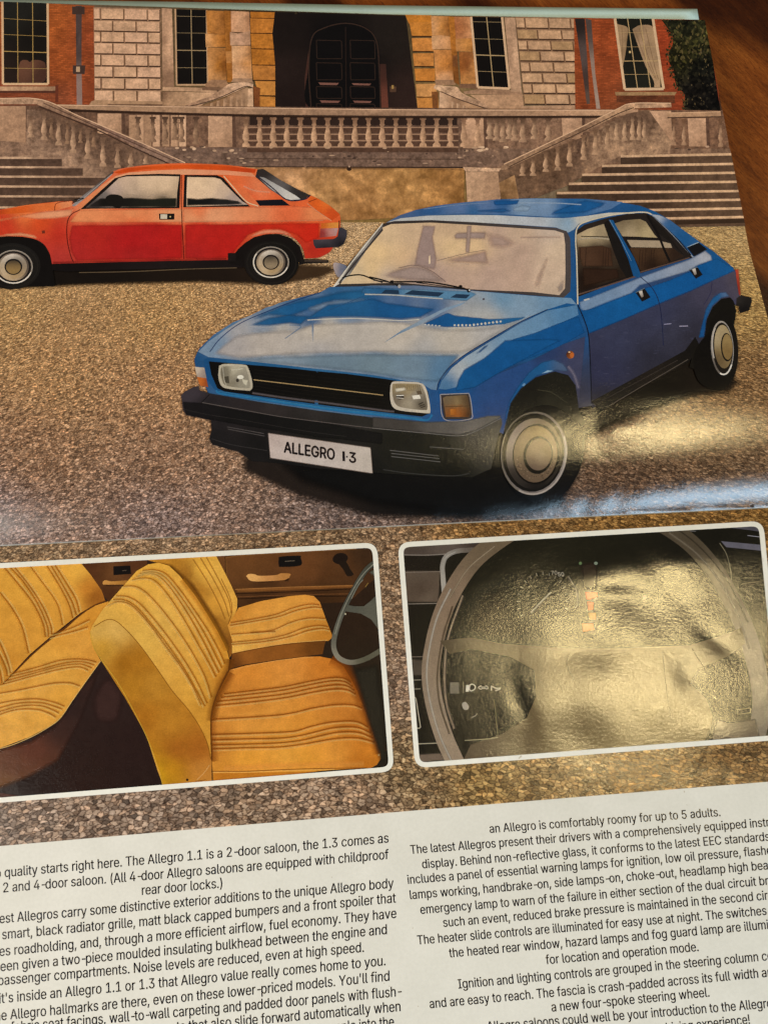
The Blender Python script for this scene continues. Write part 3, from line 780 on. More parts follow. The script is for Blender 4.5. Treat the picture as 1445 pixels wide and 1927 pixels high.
for px_, x0, x1, y0, y1 in ((0, -150, 49, 200, 271), (0, 184, 229, 214, 252), (0, 392, 437, 218, 277), (0, 868, 909, 221, 279), (0, 1056, 1094, 219, 262), (0, 1216, 1262, 209, 268), (0, 1293, 1327, 223, 276)):
    begin('printed_pedestal', upper)
    fill('%f,%f %f,%f %f,%f %f,%f' % (x0, y0, x1, y0, x1 + (3 if x0 > 800 else 0), y1, x0 + (3 if x0 > 800 else 0), y1), '%f,%f:b19c86 %f,%f:98836e' % (x0 + 6, y0 + 15, x1 - 3, y1 - 6), 0, 'stone')
    fill('%f,%f %f,%f %f,%f %f,%f' % (x1, y0, x1 + 6, y0, x1 + 8, y1, x1 + 2, y1), '54443a', 0, 'stone')
    end()
begin('printed_balustrade', upper)
for x in (247, 262, 276, 292, 310, 326, 341): rect(x - 4 - 0, 217, x + 9, 276, rnd.choice(['a8937d', 'b39e88', '96826d', 'bca891']), 'stone')
for i, x in enumerate((260, 288, 311, 330, 342, 369)): baluster(x, 220, 264 + (i % 3) * 4, 11, 'a9947d', '3d3028')
for i in range(18): baluster(463 + i * 25.6, 221, 277, 12 - (i % 2), 'cfb89c', '6a5646')
for i, x in enumerate((921, 934, 946, 958, 968, 983, 1005, 1031)): baluster(x, 222, 262 + (i % 3) * 3, 12, rnd.choice(['c6b299', 'b9a58d', 'a5917a']), '4c3d32')
for i in range(26):
    x = rnd.choice([rnd.uniform(380, 440), rnd.uniform(450, 870), rnd.uniform(870, 960), rnd.uniform(240, 380)])
    ell(x, rnd.uniform(277, 285), rnd.uniform(3, 7), rnd.uniform(1.5, 3), rnd.choice(['b5a48e', 'c6b7a0', '9c8b76']), n=9)
for i in range(120):
    x, y = rnd.uniform(-100, 1380), rnd.uniform(276, 314)
    if 930 < x < 1180 and y > 290: continue
    ell(x, y, rnd.uniform(1.5, 6), rnd.uniform(.7, 2), rnd.choice(['8f7f6e', '4a3f38', 'a39380', '53473e', '3e342e']), n=7)
end()
begin('printed_coping', upper)
fill('100,197 200,201 724,206 1157,207 1200,206 1200,214 1157,219 724,218 440,216 230,210 130,205', '200,203:96836e 700,208:a99681 1100,210:a08c76 700,216:6b5a4b', 0, 'stone')
line('105,198 724,206.5 1157,208', 1.6, 'c9b59c'); line('130,209 440,218 724,221 1157,221', 5, '2a1e17', soft=True); line('130,207 440,216 724,219.5 1157,219', 2.2, '33271f')
fill('1255,213 1355,210 1356,219 1256,222', '9c8871', 0, 'stone'); line('1255,222 1356,220', 2, '3c2e24'); line('1255,213 1355,210.5', 1.5, 'c2ad90')
end()
V(0, 0, 4.014)
begin('printed_stair_wall', upper)
fill('0,1080! 200,1085 205,830! 330,830! 1290,1240! 900,1310! 640,1480! 480,1330! 460,1190! 0,1190!', '100,1140:8d7b6b 400,1000:4a3b31 600,1080:4d3e34 800,1180:54453a 500,1230:9c8a78 640,1330:8f7e6d 200,1150:8f7e6d', 0, 'lichen')
fill('0,1065 200,1080 240,1120 240,1175 0,1185', '7c6b5c', 0, 'lichen')
for i, (x, a, b) in enumerate(((235, 880, 1040), (335, 840, 1060), (445, 890, 1100), (555, 930, 1160), (665, 985, 1200), (780, 1040, 1260), (890, 1090, 1270), (990, 1130, 1270), (1105, 1160, 1240))): baluster(x, a, b, 42, 'c2ae96' if i < 6 else 'b5a18a', '5c4c40')
for x, a, b in ((390, 900, 1040), (510, 930, 1090), (610, 970, 1080), (710, 1000, 1110)): baluster(x, a, b, 30, '9c8872', '5a4a3d')
end()
begin('printed_handrail', upper)
fill('-620,745! 0,745 320,752! 400,790 800,970 1150,1120 1420,1240! 1290,1240! 1000,1100 760,980 500,880 330,810 280,790! -620,790!', '100,765:a5917b 500,850:7e6b5b 900,1030:75635a 1200,1170:7d6d62', 0, 'lichen')
line('-620,748 0,746 320,756 600,880 1000,1050 1400,1232', 1.8, 'c0ac94'); line('300,808 520,895 760,995 1000,1112 1290,1245', 2.2, '3a2d26'); line('330,780 700,945 1050,1100 1380,1245', 1.6, '4b3c33')
end()
V(0, 280, 4.014)
begin('printed_steps', upper)
for i, (xe, y) in enumerate(((470, 62), (628, 132), (800, 204), (745, 278), (640, 352), (560, 432))):
    fill('-620,%d %d,%d %d,%d -620,%d' % (y + 14, xe, y + 14, xe, y + 76, y + 76), '200,%d:3f342d 200,%d:57493f' % (y + 20, y + 66), 0, 'stone')
    fill('-620,%d %d,%d %d,%d -620,%d' % (y - 2, xe, y + 4, xe, y + 18, y + 16), '100,%d:b6a691 %d,%d:8a796a' % (y + 5, xe - 60, y + 8), 0, 'stone')
end()
V(1020, 0, 4.014)
begin('printed_stair_wall', upper)
fill('-330,1284! 0,1150 300,1040 640,860 800,830 975,1075 960,1160! 590,1180! 450,1250! 200,1400! -60,1500! -330,1500!', '100,1220:584839 300,1120:54453a 450,1180:8c7a66 700,970:4a3b31 600,1130:94826d 850,1130:94826d', 0, 'lichen')
for x, a, b in ((560, 890, 1060), (620, 880, 1065), (680, 860, 1060), (730, 870, 1060), (770, 880, 1070)): baluster(x, a, b, 36, 'c9b59a', '54453a')
for i, (x, a, b) in enumerate(((490, 950, 1130), (400, 980, 1170), (310, 1020, 1210), (205, 1070, 1260), (115, 1110, 1290), (25, 1150, 1300), (-70, 1190, 1330), (-150, 1220, 1330))): baluster(x, a, b, 40, 'c2ae94', '5c4b3c')
for x, a, b in ((440, 980, 1090), (345, 1000, 1120), (250, 1060, 1150)): baluster(x, a, b, 28, '93806a', '54453a')
for x, a, b in ((990, 900, 1100), (1068, 900, 1100), (1345, 900, 1110)): baluster(x, a, b, 32, 'b5a088', '5a4636')
end()
begin('printed_handrail', upper)
fill('-290,1240! 0,1100 300,955 560,825 680,780! 970,780! 975,812! 700,820 560,880 300,1010 0,1150 -280,1284! -330,1284!', '-100,1180:85735f 300,980:7d6a58 600,830:a08c74 850,795:a5917a', 0, 'lichen')
line('-290,1243 0,1104 300,958 560,828 680,783 970,782', 1.9, 'c6b298'); line('-250,1262 0,1138 300,996 560,866 690,815', 1.8, '41342a')
end()
V(1020, 0, 4.014)
begin('printed_steps', upper)
for i, (xs, y) in enumerate(((590, 1162), (450, 1235), (300, 1302), (200, 1370), (110, 1440), (560, 1505), (700, 1570), (760, 1635))):
    xe = 1460 + i * 20
    fill('%d,%d %d,%d %d,%d %d,%d' % (xs, y + 26, xe, y + 12, xe, y + 74, xs, y + 86), '800,%d:3d332a 1200,%d:55483b' % (y + 26, y + 70), 0, 'stone')
    fill('%d,%d %d,%d %d,%d %d,%d' % (xs, y + 12, xe, y - 4, xe, y + 14, xs, y + 30), '800,%d:b3a28a 1300,%d:c0ae92' % (y + 8, y + 5), 0, 'stone')
fill('1000,1668 1560,1655 1560,1685 1000,1700', '33291f')
end()
V(340, 280, 4.014)
begin('printed_garden_wall', upper)
fill('430,140 2140,150 2140,500 1700,520 1300,540 400,540', '800,250:a58a68 1100,400:a08459 1300,500:907248 1700,250:9c8052 2000,250:8c6e42', 0, 'plaster')
fill('560,136 2130,150 2130,166 560,152', '5c4a38', fe=3); ell(1272, 155, 18, 14, '2a1f17')
end()
begin('printed_pedestal', upper)
fill('2130,140 2420,150 2400,175 2150,175', 'b3a089', 0, 'lichen'); fill('2150,178 2395,178 2420,440 2165,440', '2200,260:a89680 2380,300:97846f', 0, 'stone')
fill('2400,260 2520,200 2560,420 2430,430', '7f6a4d', 0, 'plaster')
end()
GRADE[0] = lambda v: v * np.array([1.07, 1.04, 1.0])
# ---------------------------------------------------------------- the red two-door saloon
def wheel(name, cx, cy, rx, ry, hx, hy, hrx, hry, tyre, cap, rot=0, label=None):
    begin(name, upper, label)
    ell(cx, cy, rx, ry, tyre, rot)
    ring(cx, cy, rx * .9, ry * .9, 3, '2b2723', rot, soft=True, alpha=.6)
    ell(hx, hy, hrx, hry, '9c948a', rot); ell(hx, hy, hrx * .93, hry * .93, '1d1917', rot)
    ring(hx, hy, hrx * .955, hry * .955, 2.0, 'd5cdc0', rot, 20, 215); ring(hx, hy, hrx * .955, hry * .955, 1.5, '847a6e', rot, 215, 380)
    ell(hx, hy, hrx * .80, hry * .82, '%f,%f:6e6259 %f,%f:b09a7c %f,%f:4f453d' % (hx, hy - hry * .6, hx - hrx * .2, hy + hry * .6, hx + hrx * .6, hy), rot)
    ell(hx, hy - hry * .02, hrx * .70, hry * .74, '%f,%f:cfc4b6 %f,%f:2a2522 %f,%f:a08660 %f,%f:b5a083' % (hx - hrx * .1, hy - hry * .62, hx, hy - hry * .25, hx, hy + hry * .35, hx - hrx * .4, hy + hry * .3), rot)
    ell(hx, hy, hrx * .46, hry * .48, '1b1715', rot)
    ell(hx, hy + hry * .02, hrx * .38, hry * .40, '%f,%f:3a332c %f,%f:%s' % (hx, hy - hry * .3, hx, hy + hry * .1, cap), rot)
    return end()
V(0, 280, 4.014)
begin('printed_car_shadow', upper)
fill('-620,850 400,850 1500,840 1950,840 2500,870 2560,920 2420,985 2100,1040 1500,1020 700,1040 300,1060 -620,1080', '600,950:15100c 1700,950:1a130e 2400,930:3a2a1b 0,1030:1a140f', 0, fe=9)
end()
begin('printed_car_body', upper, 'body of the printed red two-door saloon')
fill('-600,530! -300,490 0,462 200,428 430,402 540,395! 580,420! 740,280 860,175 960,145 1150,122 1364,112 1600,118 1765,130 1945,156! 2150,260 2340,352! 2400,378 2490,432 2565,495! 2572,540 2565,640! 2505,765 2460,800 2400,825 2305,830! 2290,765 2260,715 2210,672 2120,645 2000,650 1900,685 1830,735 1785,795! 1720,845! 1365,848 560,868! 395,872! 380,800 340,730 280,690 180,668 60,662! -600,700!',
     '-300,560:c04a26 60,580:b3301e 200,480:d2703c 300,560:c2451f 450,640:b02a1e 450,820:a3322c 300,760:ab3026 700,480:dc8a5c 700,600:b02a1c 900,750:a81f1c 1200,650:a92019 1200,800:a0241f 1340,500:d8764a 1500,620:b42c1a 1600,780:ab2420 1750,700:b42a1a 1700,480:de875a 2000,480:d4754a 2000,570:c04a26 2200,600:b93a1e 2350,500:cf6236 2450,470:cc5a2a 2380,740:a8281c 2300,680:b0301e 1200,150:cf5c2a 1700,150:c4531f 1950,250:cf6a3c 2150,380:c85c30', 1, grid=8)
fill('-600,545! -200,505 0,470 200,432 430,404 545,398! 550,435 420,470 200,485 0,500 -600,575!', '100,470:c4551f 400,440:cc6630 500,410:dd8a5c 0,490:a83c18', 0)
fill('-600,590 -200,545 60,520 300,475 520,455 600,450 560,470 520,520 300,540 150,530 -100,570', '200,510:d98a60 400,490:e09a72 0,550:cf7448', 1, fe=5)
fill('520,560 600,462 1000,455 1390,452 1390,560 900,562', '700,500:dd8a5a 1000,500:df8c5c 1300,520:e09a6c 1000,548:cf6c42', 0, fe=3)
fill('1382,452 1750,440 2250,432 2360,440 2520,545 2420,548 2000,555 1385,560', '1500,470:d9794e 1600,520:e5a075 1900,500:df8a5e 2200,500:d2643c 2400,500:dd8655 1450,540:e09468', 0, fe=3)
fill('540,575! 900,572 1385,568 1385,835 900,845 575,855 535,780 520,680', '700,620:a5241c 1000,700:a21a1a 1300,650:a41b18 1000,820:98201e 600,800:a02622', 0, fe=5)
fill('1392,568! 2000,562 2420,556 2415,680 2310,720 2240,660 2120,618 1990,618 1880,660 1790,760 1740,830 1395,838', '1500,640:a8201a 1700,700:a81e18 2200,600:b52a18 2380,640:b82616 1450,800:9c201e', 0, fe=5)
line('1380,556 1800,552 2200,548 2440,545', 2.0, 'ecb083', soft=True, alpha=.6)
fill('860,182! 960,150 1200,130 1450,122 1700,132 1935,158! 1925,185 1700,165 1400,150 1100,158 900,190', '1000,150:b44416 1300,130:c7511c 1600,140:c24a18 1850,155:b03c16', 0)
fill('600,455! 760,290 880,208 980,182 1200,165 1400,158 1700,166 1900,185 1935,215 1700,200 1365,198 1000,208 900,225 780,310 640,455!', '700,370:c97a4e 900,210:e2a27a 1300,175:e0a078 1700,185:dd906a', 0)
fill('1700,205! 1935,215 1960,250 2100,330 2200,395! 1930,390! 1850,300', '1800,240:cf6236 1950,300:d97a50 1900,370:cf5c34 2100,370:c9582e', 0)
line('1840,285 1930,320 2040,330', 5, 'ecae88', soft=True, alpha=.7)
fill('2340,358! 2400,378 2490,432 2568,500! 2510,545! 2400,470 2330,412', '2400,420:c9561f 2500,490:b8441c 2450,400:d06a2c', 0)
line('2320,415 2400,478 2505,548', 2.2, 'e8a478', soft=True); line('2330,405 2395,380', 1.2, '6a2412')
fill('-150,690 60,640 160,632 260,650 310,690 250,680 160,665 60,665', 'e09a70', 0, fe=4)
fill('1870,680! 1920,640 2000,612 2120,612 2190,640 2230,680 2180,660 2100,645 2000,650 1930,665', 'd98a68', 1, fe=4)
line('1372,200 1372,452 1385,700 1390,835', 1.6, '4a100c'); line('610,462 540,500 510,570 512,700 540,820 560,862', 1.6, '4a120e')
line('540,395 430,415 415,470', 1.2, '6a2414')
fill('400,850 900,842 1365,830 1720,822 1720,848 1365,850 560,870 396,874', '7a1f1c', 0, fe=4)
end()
begin('printed_sill', upper); fill('395,872 900,858 1365,848 1830,840 1830,900 1365,905 900,915 500,930 395,920', '600,890:120e0d 1300,880:1c1615 1700,870:171211', 0); line('600,938 1000,930 1400,912 1790,902', 2.0, '6b5a44', soft=True)
end()
begin('printed_wheel_arch', upper)
fill('-600,700! -200,690 60,664 180,668 280,690 340,730 380,800 395,872! 420,1040! -600,1060!', '110e0c', 0)
end(); begin('printed_wheel_arch', upper)
fill('1770,800! 1800,760 1850,715 1920,670 2010,648 2110,648 2200,680 2265,740 2295,830! 2240,880! 2200,920 1860,905 1790,880! 1730,870! 1730,800!', '14100e', 0); rect(1722, 790, 1782, 850, '1a1513')
end()
wheel('printed_wheel', 95, 890, 215, 175, 105, 895, 146, 128, '0,1000:171411 150,730:1b1917 200,1000:1a1714', '8d7247', label='front wheel of the printed red car')
wheel('printed_wheel', 2052, 865, 205, 168, 2047, 860, 137, 119, '2000,1000:1a1614 2050,710:171411 2200,900:12100e', '8b7a62', label='rear wheel of the printed red car')
GRADE[0] = lambda v: v * np.array([1.2, 1.12, 1.08]) if v[0] > .45 else v
begin('printed_car_window', upper, 'side glass of the printed red car')
fill('610,460! 780,305 870,225 960,200 1200,192 1365,196! 1358,452! 700,455', '1b1512', 0)
fill('650,447! 800,318 900,225 960,212 1200,208 1355,212! 1340,330 1335,442!', '1100,260:b9a78b 1250,280:bba98c 950,250:ab9a84 850,310:9a8c80 1000,340:a2937e 800,350:6f655e 720,420:3b3330 1000,400:2b2a23 1250,400:222019 1300,340:9d8d74', 0, grid=5)
fill('660,445 760,375 980,372 1150,378 1340,372 1336,446', '800,420:16130f 1200,410:1f1f17 700,430:2a2320', 0, fe=2.5); fill('800,385 830,350 900,352 935,380 920,440 860,442', '1a1612', 1)
line('930,358 1000,350 1080,372 1180,352 1300,362', 2.2, '948775', soft=True)
fill('1395,200! 1640,202 1690,225 1780,330 1880,430 1890,440! 1385,445!', '1a1411', 0)
fill('1415,216! 1620,220 1665,232 1740,310 1830,400 1875,425! 1410,438! 1410,350', '1500,260:c4b191 1600,270:bba98c 1700,330:a89883 1480,320:c0ad90 1750,380:8a8078', 0)
fill('1410,372 1500,378 1600,372 1700,380 1800,395 1850,425 1410,437', '1500,420:161513 1700,410:22201d', 0, fe=2.5)
line('1690,208 1760,290 1860,400 1952,436', 1.6, 'e0c9a2')
fill('1930,392! 2130,385 2190,430 2205,432! 1962,434!', '17151a', 0)
end()
GRADE[0] = None
begin('printed_rear_window', upper)
fill('1945,160! 1990,155 2120,240 2250,310 2340,352! 2300,385 2230,392 2160,388! 2040,310 1930,215', '2000,190:2b231f 2250,340:2b2521 2100,300:655d58', 0)
fill('1945,212! 2000,222 2120,290 2240,360 2270,385 2200,390 2160,380! 2040,300', '1990,230:8e877f 2100,310:b3aca3 2200,370:d0c6b8', 0)
line('1940,205 2060,300 2170,390 2300,385 2345,352', 2.2, '2b2230')
end()
begin('printed_windscreen', upper); fill('545,430! 600,380 740,268 850,175 865,182! 740,300 580,430 560,440!', '600,400:8f8580 700,320:6e635c 800,220:4d4038', 0); line('575,432 700,318 850,195', 2.0, 'b9aca2', soft=True); line('545,415 640,375 560,390', 1.5, '14110f')
end()
begin('printed_door_handle', upper); fill('1203,492 1320,492 1318,538 1205,538', '17120f'); fill('1214,497 1264,497 1264,532 1214,532', 'cbbba0'); ell(1288, 516, 6, 6, 'c8b070')
end()
begin('printed_side_repeater', upper); fill('318,622 342,618 344,640 322,644', '6d2c1c')
end()
begin('printed_tail_lamp', upper); fill('2425,565 2560,558 2555,600 2425,606', '2440,580:c0591c 2520,575:d68a3c'); fill('2420,606 2555,602 2540,660 2415,675', '2440,640:8b1f1c 2510,630:b87468 2540,620:b09088'); line('2562,545 2560,640', 1.6, '3a1a12')
end()
begin('printed_bumper', upper)
fill('2365,690! 2520,685 2550,665 2560,600 2585,598 2620,620 2620,660 2600,720 2560,745 2385,755! 2370,725', '2450,700:4b4448 2450,740:1c191c 2600,650:3a353a 2580,720:19171a', 0)
fill('2270,835 2480,842 2482,865 2300,870 2260,880', '1a1512'); line('2300,850 2470,850', 1.4, '5c4a3c')
end()

# ---------------------------------------------------------------- the blue four-door saloon
def blue_grade(v):
    t = min(max((v[2] - v[0]) / .42, 0), 1)
    return v * (1 - t) + v * np.array([.62, .80, .76]) * t if v[2] > v[0] else v
GRADE[0] = blue_grade
V(0, 0, 1)
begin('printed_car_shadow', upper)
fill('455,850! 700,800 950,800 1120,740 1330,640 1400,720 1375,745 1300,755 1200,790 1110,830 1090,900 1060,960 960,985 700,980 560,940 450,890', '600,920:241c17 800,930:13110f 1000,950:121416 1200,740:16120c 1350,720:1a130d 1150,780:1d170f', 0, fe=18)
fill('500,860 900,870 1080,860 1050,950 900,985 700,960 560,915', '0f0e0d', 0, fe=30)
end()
V(320, 380, 3.6125)
begin('printed_door_mirror', upper); fill('1110,420 1150,418 1200,440 1180,480 1150,515 1120,480', '1120,440:b09a90 1170,450:5f6478', 1)
end()
V(0, 0, 1)
begin('printed_car_body', upper, 'body of the printed blue four-door saloon')
fill('628,543! 597,552 525,571 483,590 439,607 403,630 375,657 366,676! 368,690 388,730! 400,760 700,810 900,800! 950,790 968,740 1000,705 1045,700 1085,730 1087,768! 1113,764 1200,715 1304,652! 1318,640 1330,600 1350,575 1370,562 1383,575 1392,555! 1389,530 1382,511 1378,504! 1340,473 1312,454 1258,414 1230,398 1203,388 1159,380 1100,375 1004,374 935,376 866,383 811,390 750,407 728,419! 690,470',
     '400,650:4a6a9c 430,620:6d82a4 480,600:7088a8 370,680:2f5a92 600,560:2c66a4 700,620:8a93a0 1000,650:2767aa 1050,600:2464aa 1150,600:1f63ad 1350,500:2063a8 1150,700:38384c 1230,620:3b3a4e 1300,600:3c3845 1370,540:423a46 950,700:2f4068 900,770:3b5188 860,720:2f5fa2 1000,380:3f6aa6 1250,430:2362a6 1080,740:38343c', 0, grid=9)
end()
V(700, 350, 3.6125)
begin('printed_roof', upper)
fill('130,245! 180,205 300,165 450,135 620,115 850,96 1100,88 1445,90 1700,112! 1620,160 1445,205 1380,215 1180,212 900,195 600,190 350,200', '200,200:5a6790 400,160:3c63a2 600,150:6a78a4 750,140:6f7ca6 900,110:2c62a8 1000,120:8f9cb4 700,180:4770ac 1200,150:8a97b4 1350,150:2f68ae 1300,200:3a70b2 1445,110:4a74b0 1550,130:6a7eac', 0, grid=8)
fill('820,103 1005,95 985,130 830,138', '2a60a6', 0, fe=2); fill('700,165 900,150 960,175 880,190 720,185', '3a68aa', 0, fe=5); fill('950,150 1020,130 1090,140 1060,180 960,180', '94a0b6', 0, fe=4)
fill('1445,92 1600,112 1560,150 1445,190 1200,205 1230,170 1330,130', '2c66ac', 0, fe=6); line('350,160 600,130 800,118', 2.2, '8d98b8', soft=True); line('1000,118 1250,120 1420,130', 3, 'a9b2c4', soft=True)
fill('100,250! 200,222 380,205 620,200 850,202 1100,215 1300,222 1445,208 1600,185 1750,182 1850,205! 1720,190 1560,210 1445,245 1400,262 1370,300 1330,320! 1250,285 1000,268 700,250 400,235', '300,220:b7b3ac 700,215:beb9b0 1100,235:b0b0b0 1350,250:8fa0b6 1400,230:c2b8a6 1550,200:bcb4a4 1750,188:c8beac', 0)
end()
GRADE[0] = lambda v: v * np.array([1.14, 1.10, 1.05]) if v[0] > .45 else v
begin('printed_windscreen', upper, 'windscreen of the printed blue car')
fill('-255,690! -150,520 -30,380 30,300 80,258 150,242 400,235 700,250 1000,270 1250,288 1320,310 1345,360 1350,600 1345,720 1300,762! 1150,752 700,715 300,680 0,680! -250,700!', '200,260:332c29 1330,500:4c433f 800,740:3b3431', 0)
fill('-215,670! -120,530 -20,400 60,290 130,262! 400,252 700,270 1000,290 1240,305 1300,325 1310,400 1312,600 1308,700 1270,745! 1100,725 660,705 200,660', '100,350:b8a182 50,450:c4a97f 0,560:bfa67e 250,330:ad967c 200,480:b99d7a 550,300:a68f76 550,420:bfa680 700,420:bda37e 850,320:a08a7c 1000,330:a8937f 1200,300:a5968a 1250,450:b5a28c 1200,600:af9b88 1000,450:9c8678 1000,600:a38c7d 800,600:9d877a 600,600:a08a7c 450,600:98837a 100,620:a39384 300,600:8b7a76 800,690:a08b7e 1250,690:a89684 -100,600:b3a184', 0, grid=8)
fill('340,265 440,268 420,350 445,500 430,580 280,545 300,430', '86746f', 0, fe=6)
fill('550,340 570,315 700,308 780,312 770,370 560,370', '887771', 0, fe=6); fill('640,270 680,270 665,460 628,460', '8a7870', 0, fe=4)
fill('740,300 900,330 1000,400 900,440 800,430', '988379', 0, fe=16)
fill('440,500! 620,470 780,430 800,540 560,530', '927d73', 0, fe=9); line('440,512 600,470 760,438', 1.8, '7d6b62', soft=True)
fill('60,610! 150,570 270,540 380,560 450,610 520,660 300,655 150,640', '8a7a74', 1, fe=9); line('180,560 290,542 400,580 500,655', 2.2, '75655f', soft=True)
fill('1000,345 1280,340 1290,358 1000,362', '97857a', 0, fe=4); fill('1090,690 1120,600 1180,480 1210,470 1180,570 1140,700', '988679', 0, fe=10); fill('1250,690 1305,620 1305,720 1260,735', '857a74', 0, fe=8)
fill('385,480 395,475 396,530 384,535', 'c9b69a'); line('450,590 520,530 800,545', 3, 'b39d8a', soft=True)
end()
GRADE[0] = blue_grade
V(320, 380, 3.6125)
begin('printed_windscreen_pillar', upper)
fill('1100,590! 1230,410 1330,280 1445,150 1445,195 1350,310 1220,500 1150,560!', '1150,530:c9c0b0 1300,320:9b9288 1250,440:4a4340 1400,220:655c55', 0); line('1105,590 1250,395 1445,150', 1.8, 'd9cdb8'); line('1150,555 1280,390 1445,190', 3.4, '3a3330')
end()
V(700, 350, 3.6125)
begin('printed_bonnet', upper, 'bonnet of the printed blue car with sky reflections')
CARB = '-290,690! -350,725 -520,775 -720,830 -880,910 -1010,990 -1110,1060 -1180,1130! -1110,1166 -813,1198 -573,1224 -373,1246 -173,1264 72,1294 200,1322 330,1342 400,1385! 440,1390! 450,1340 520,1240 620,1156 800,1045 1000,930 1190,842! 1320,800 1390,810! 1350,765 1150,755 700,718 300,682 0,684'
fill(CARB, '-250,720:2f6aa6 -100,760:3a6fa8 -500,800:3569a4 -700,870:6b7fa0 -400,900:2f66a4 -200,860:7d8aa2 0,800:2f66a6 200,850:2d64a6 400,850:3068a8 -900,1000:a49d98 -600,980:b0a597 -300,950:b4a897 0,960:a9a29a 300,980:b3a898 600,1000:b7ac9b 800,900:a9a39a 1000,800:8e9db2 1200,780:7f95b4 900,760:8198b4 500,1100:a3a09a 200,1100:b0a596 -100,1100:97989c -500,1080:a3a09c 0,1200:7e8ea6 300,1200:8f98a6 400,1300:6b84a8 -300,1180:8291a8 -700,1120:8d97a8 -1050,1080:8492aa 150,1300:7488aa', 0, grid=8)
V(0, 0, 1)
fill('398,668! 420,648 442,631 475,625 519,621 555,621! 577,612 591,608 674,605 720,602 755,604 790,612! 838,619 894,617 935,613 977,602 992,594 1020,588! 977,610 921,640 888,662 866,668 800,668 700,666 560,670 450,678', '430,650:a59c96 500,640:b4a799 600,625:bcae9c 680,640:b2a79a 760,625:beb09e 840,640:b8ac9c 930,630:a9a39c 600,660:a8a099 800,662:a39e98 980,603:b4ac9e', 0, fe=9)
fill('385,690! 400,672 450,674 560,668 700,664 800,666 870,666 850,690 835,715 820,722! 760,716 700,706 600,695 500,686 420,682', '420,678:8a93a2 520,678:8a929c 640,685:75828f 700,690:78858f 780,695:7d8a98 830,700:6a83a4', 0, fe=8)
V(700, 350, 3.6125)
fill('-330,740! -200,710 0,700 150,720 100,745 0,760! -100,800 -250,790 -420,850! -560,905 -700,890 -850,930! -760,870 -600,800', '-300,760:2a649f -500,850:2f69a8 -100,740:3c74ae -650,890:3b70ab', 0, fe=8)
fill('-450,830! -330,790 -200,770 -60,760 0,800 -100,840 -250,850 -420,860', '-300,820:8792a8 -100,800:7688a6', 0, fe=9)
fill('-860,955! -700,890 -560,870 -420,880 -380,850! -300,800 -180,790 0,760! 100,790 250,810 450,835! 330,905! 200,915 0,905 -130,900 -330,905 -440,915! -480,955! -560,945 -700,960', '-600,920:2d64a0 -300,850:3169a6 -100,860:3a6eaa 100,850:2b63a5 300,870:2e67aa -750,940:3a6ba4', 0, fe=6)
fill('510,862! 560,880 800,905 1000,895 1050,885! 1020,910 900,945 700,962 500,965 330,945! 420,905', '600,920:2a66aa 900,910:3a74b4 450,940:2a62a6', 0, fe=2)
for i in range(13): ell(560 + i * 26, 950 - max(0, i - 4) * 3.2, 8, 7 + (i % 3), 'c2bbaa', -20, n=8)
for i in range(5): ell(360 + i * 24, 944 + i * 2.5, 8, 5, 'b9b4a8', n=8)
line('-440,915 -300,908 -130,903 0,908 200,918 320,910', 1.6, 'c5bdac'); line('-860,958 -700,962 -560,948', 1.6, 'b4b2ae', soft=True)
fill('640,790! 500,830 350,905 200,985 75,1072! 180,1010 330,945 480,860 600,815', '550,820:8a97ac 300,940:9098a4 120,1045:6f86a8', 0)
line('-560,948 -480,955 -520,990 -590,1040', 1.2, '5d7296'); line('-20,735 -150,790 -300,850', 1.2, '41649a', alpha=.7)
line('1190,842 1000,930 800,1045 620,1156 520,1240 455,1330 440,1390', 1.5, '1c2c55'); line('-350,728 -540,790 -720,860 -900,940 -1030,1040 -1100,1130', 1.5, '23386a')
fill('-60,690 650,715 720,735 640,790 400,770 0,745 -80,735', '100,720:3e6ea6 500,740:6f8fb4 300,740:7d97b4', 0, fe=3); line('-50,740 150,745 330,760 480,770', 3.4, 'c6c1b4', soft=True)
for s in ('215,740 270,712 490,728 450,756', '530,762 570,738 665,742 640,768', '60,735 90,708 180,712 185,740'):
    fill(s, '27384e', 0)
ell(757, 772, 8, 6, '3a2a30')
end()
V(0, 0, 1)
begin('printed_wiper', upper); V(320, 380, 3.6125)
line('1170,520 1220,505 1300,500 1380,530 1445,550', 2.6, '14120f'); V(700, 350, 3.6125); line('-20,622 60,640 130,662 185,685', 2.6, '14120f'); line('10,645 120,660 180,688', 1.5, '2a2522'); ell(185, 686, 10, 12, 'a39c94'); ell(135, 655, 14, 10, '171412')
end()
begin('printed_wiper', upper); line('150,655 300,655 420,662 600,695 660,712', 2.8, '12100e'); line('300,660 450,680 640,708', 1.6, '1e1a17'); ell(655, 714, 12, 14, '1a1715'); ell(660, 712, 5, 6, 'c4bdb2'); ell(600, 686, 12, 9, '171412')
end()
V(1050, 350, 3.658)
begin('printed_car_side', upper, 'flank and doors of the printed blue car')
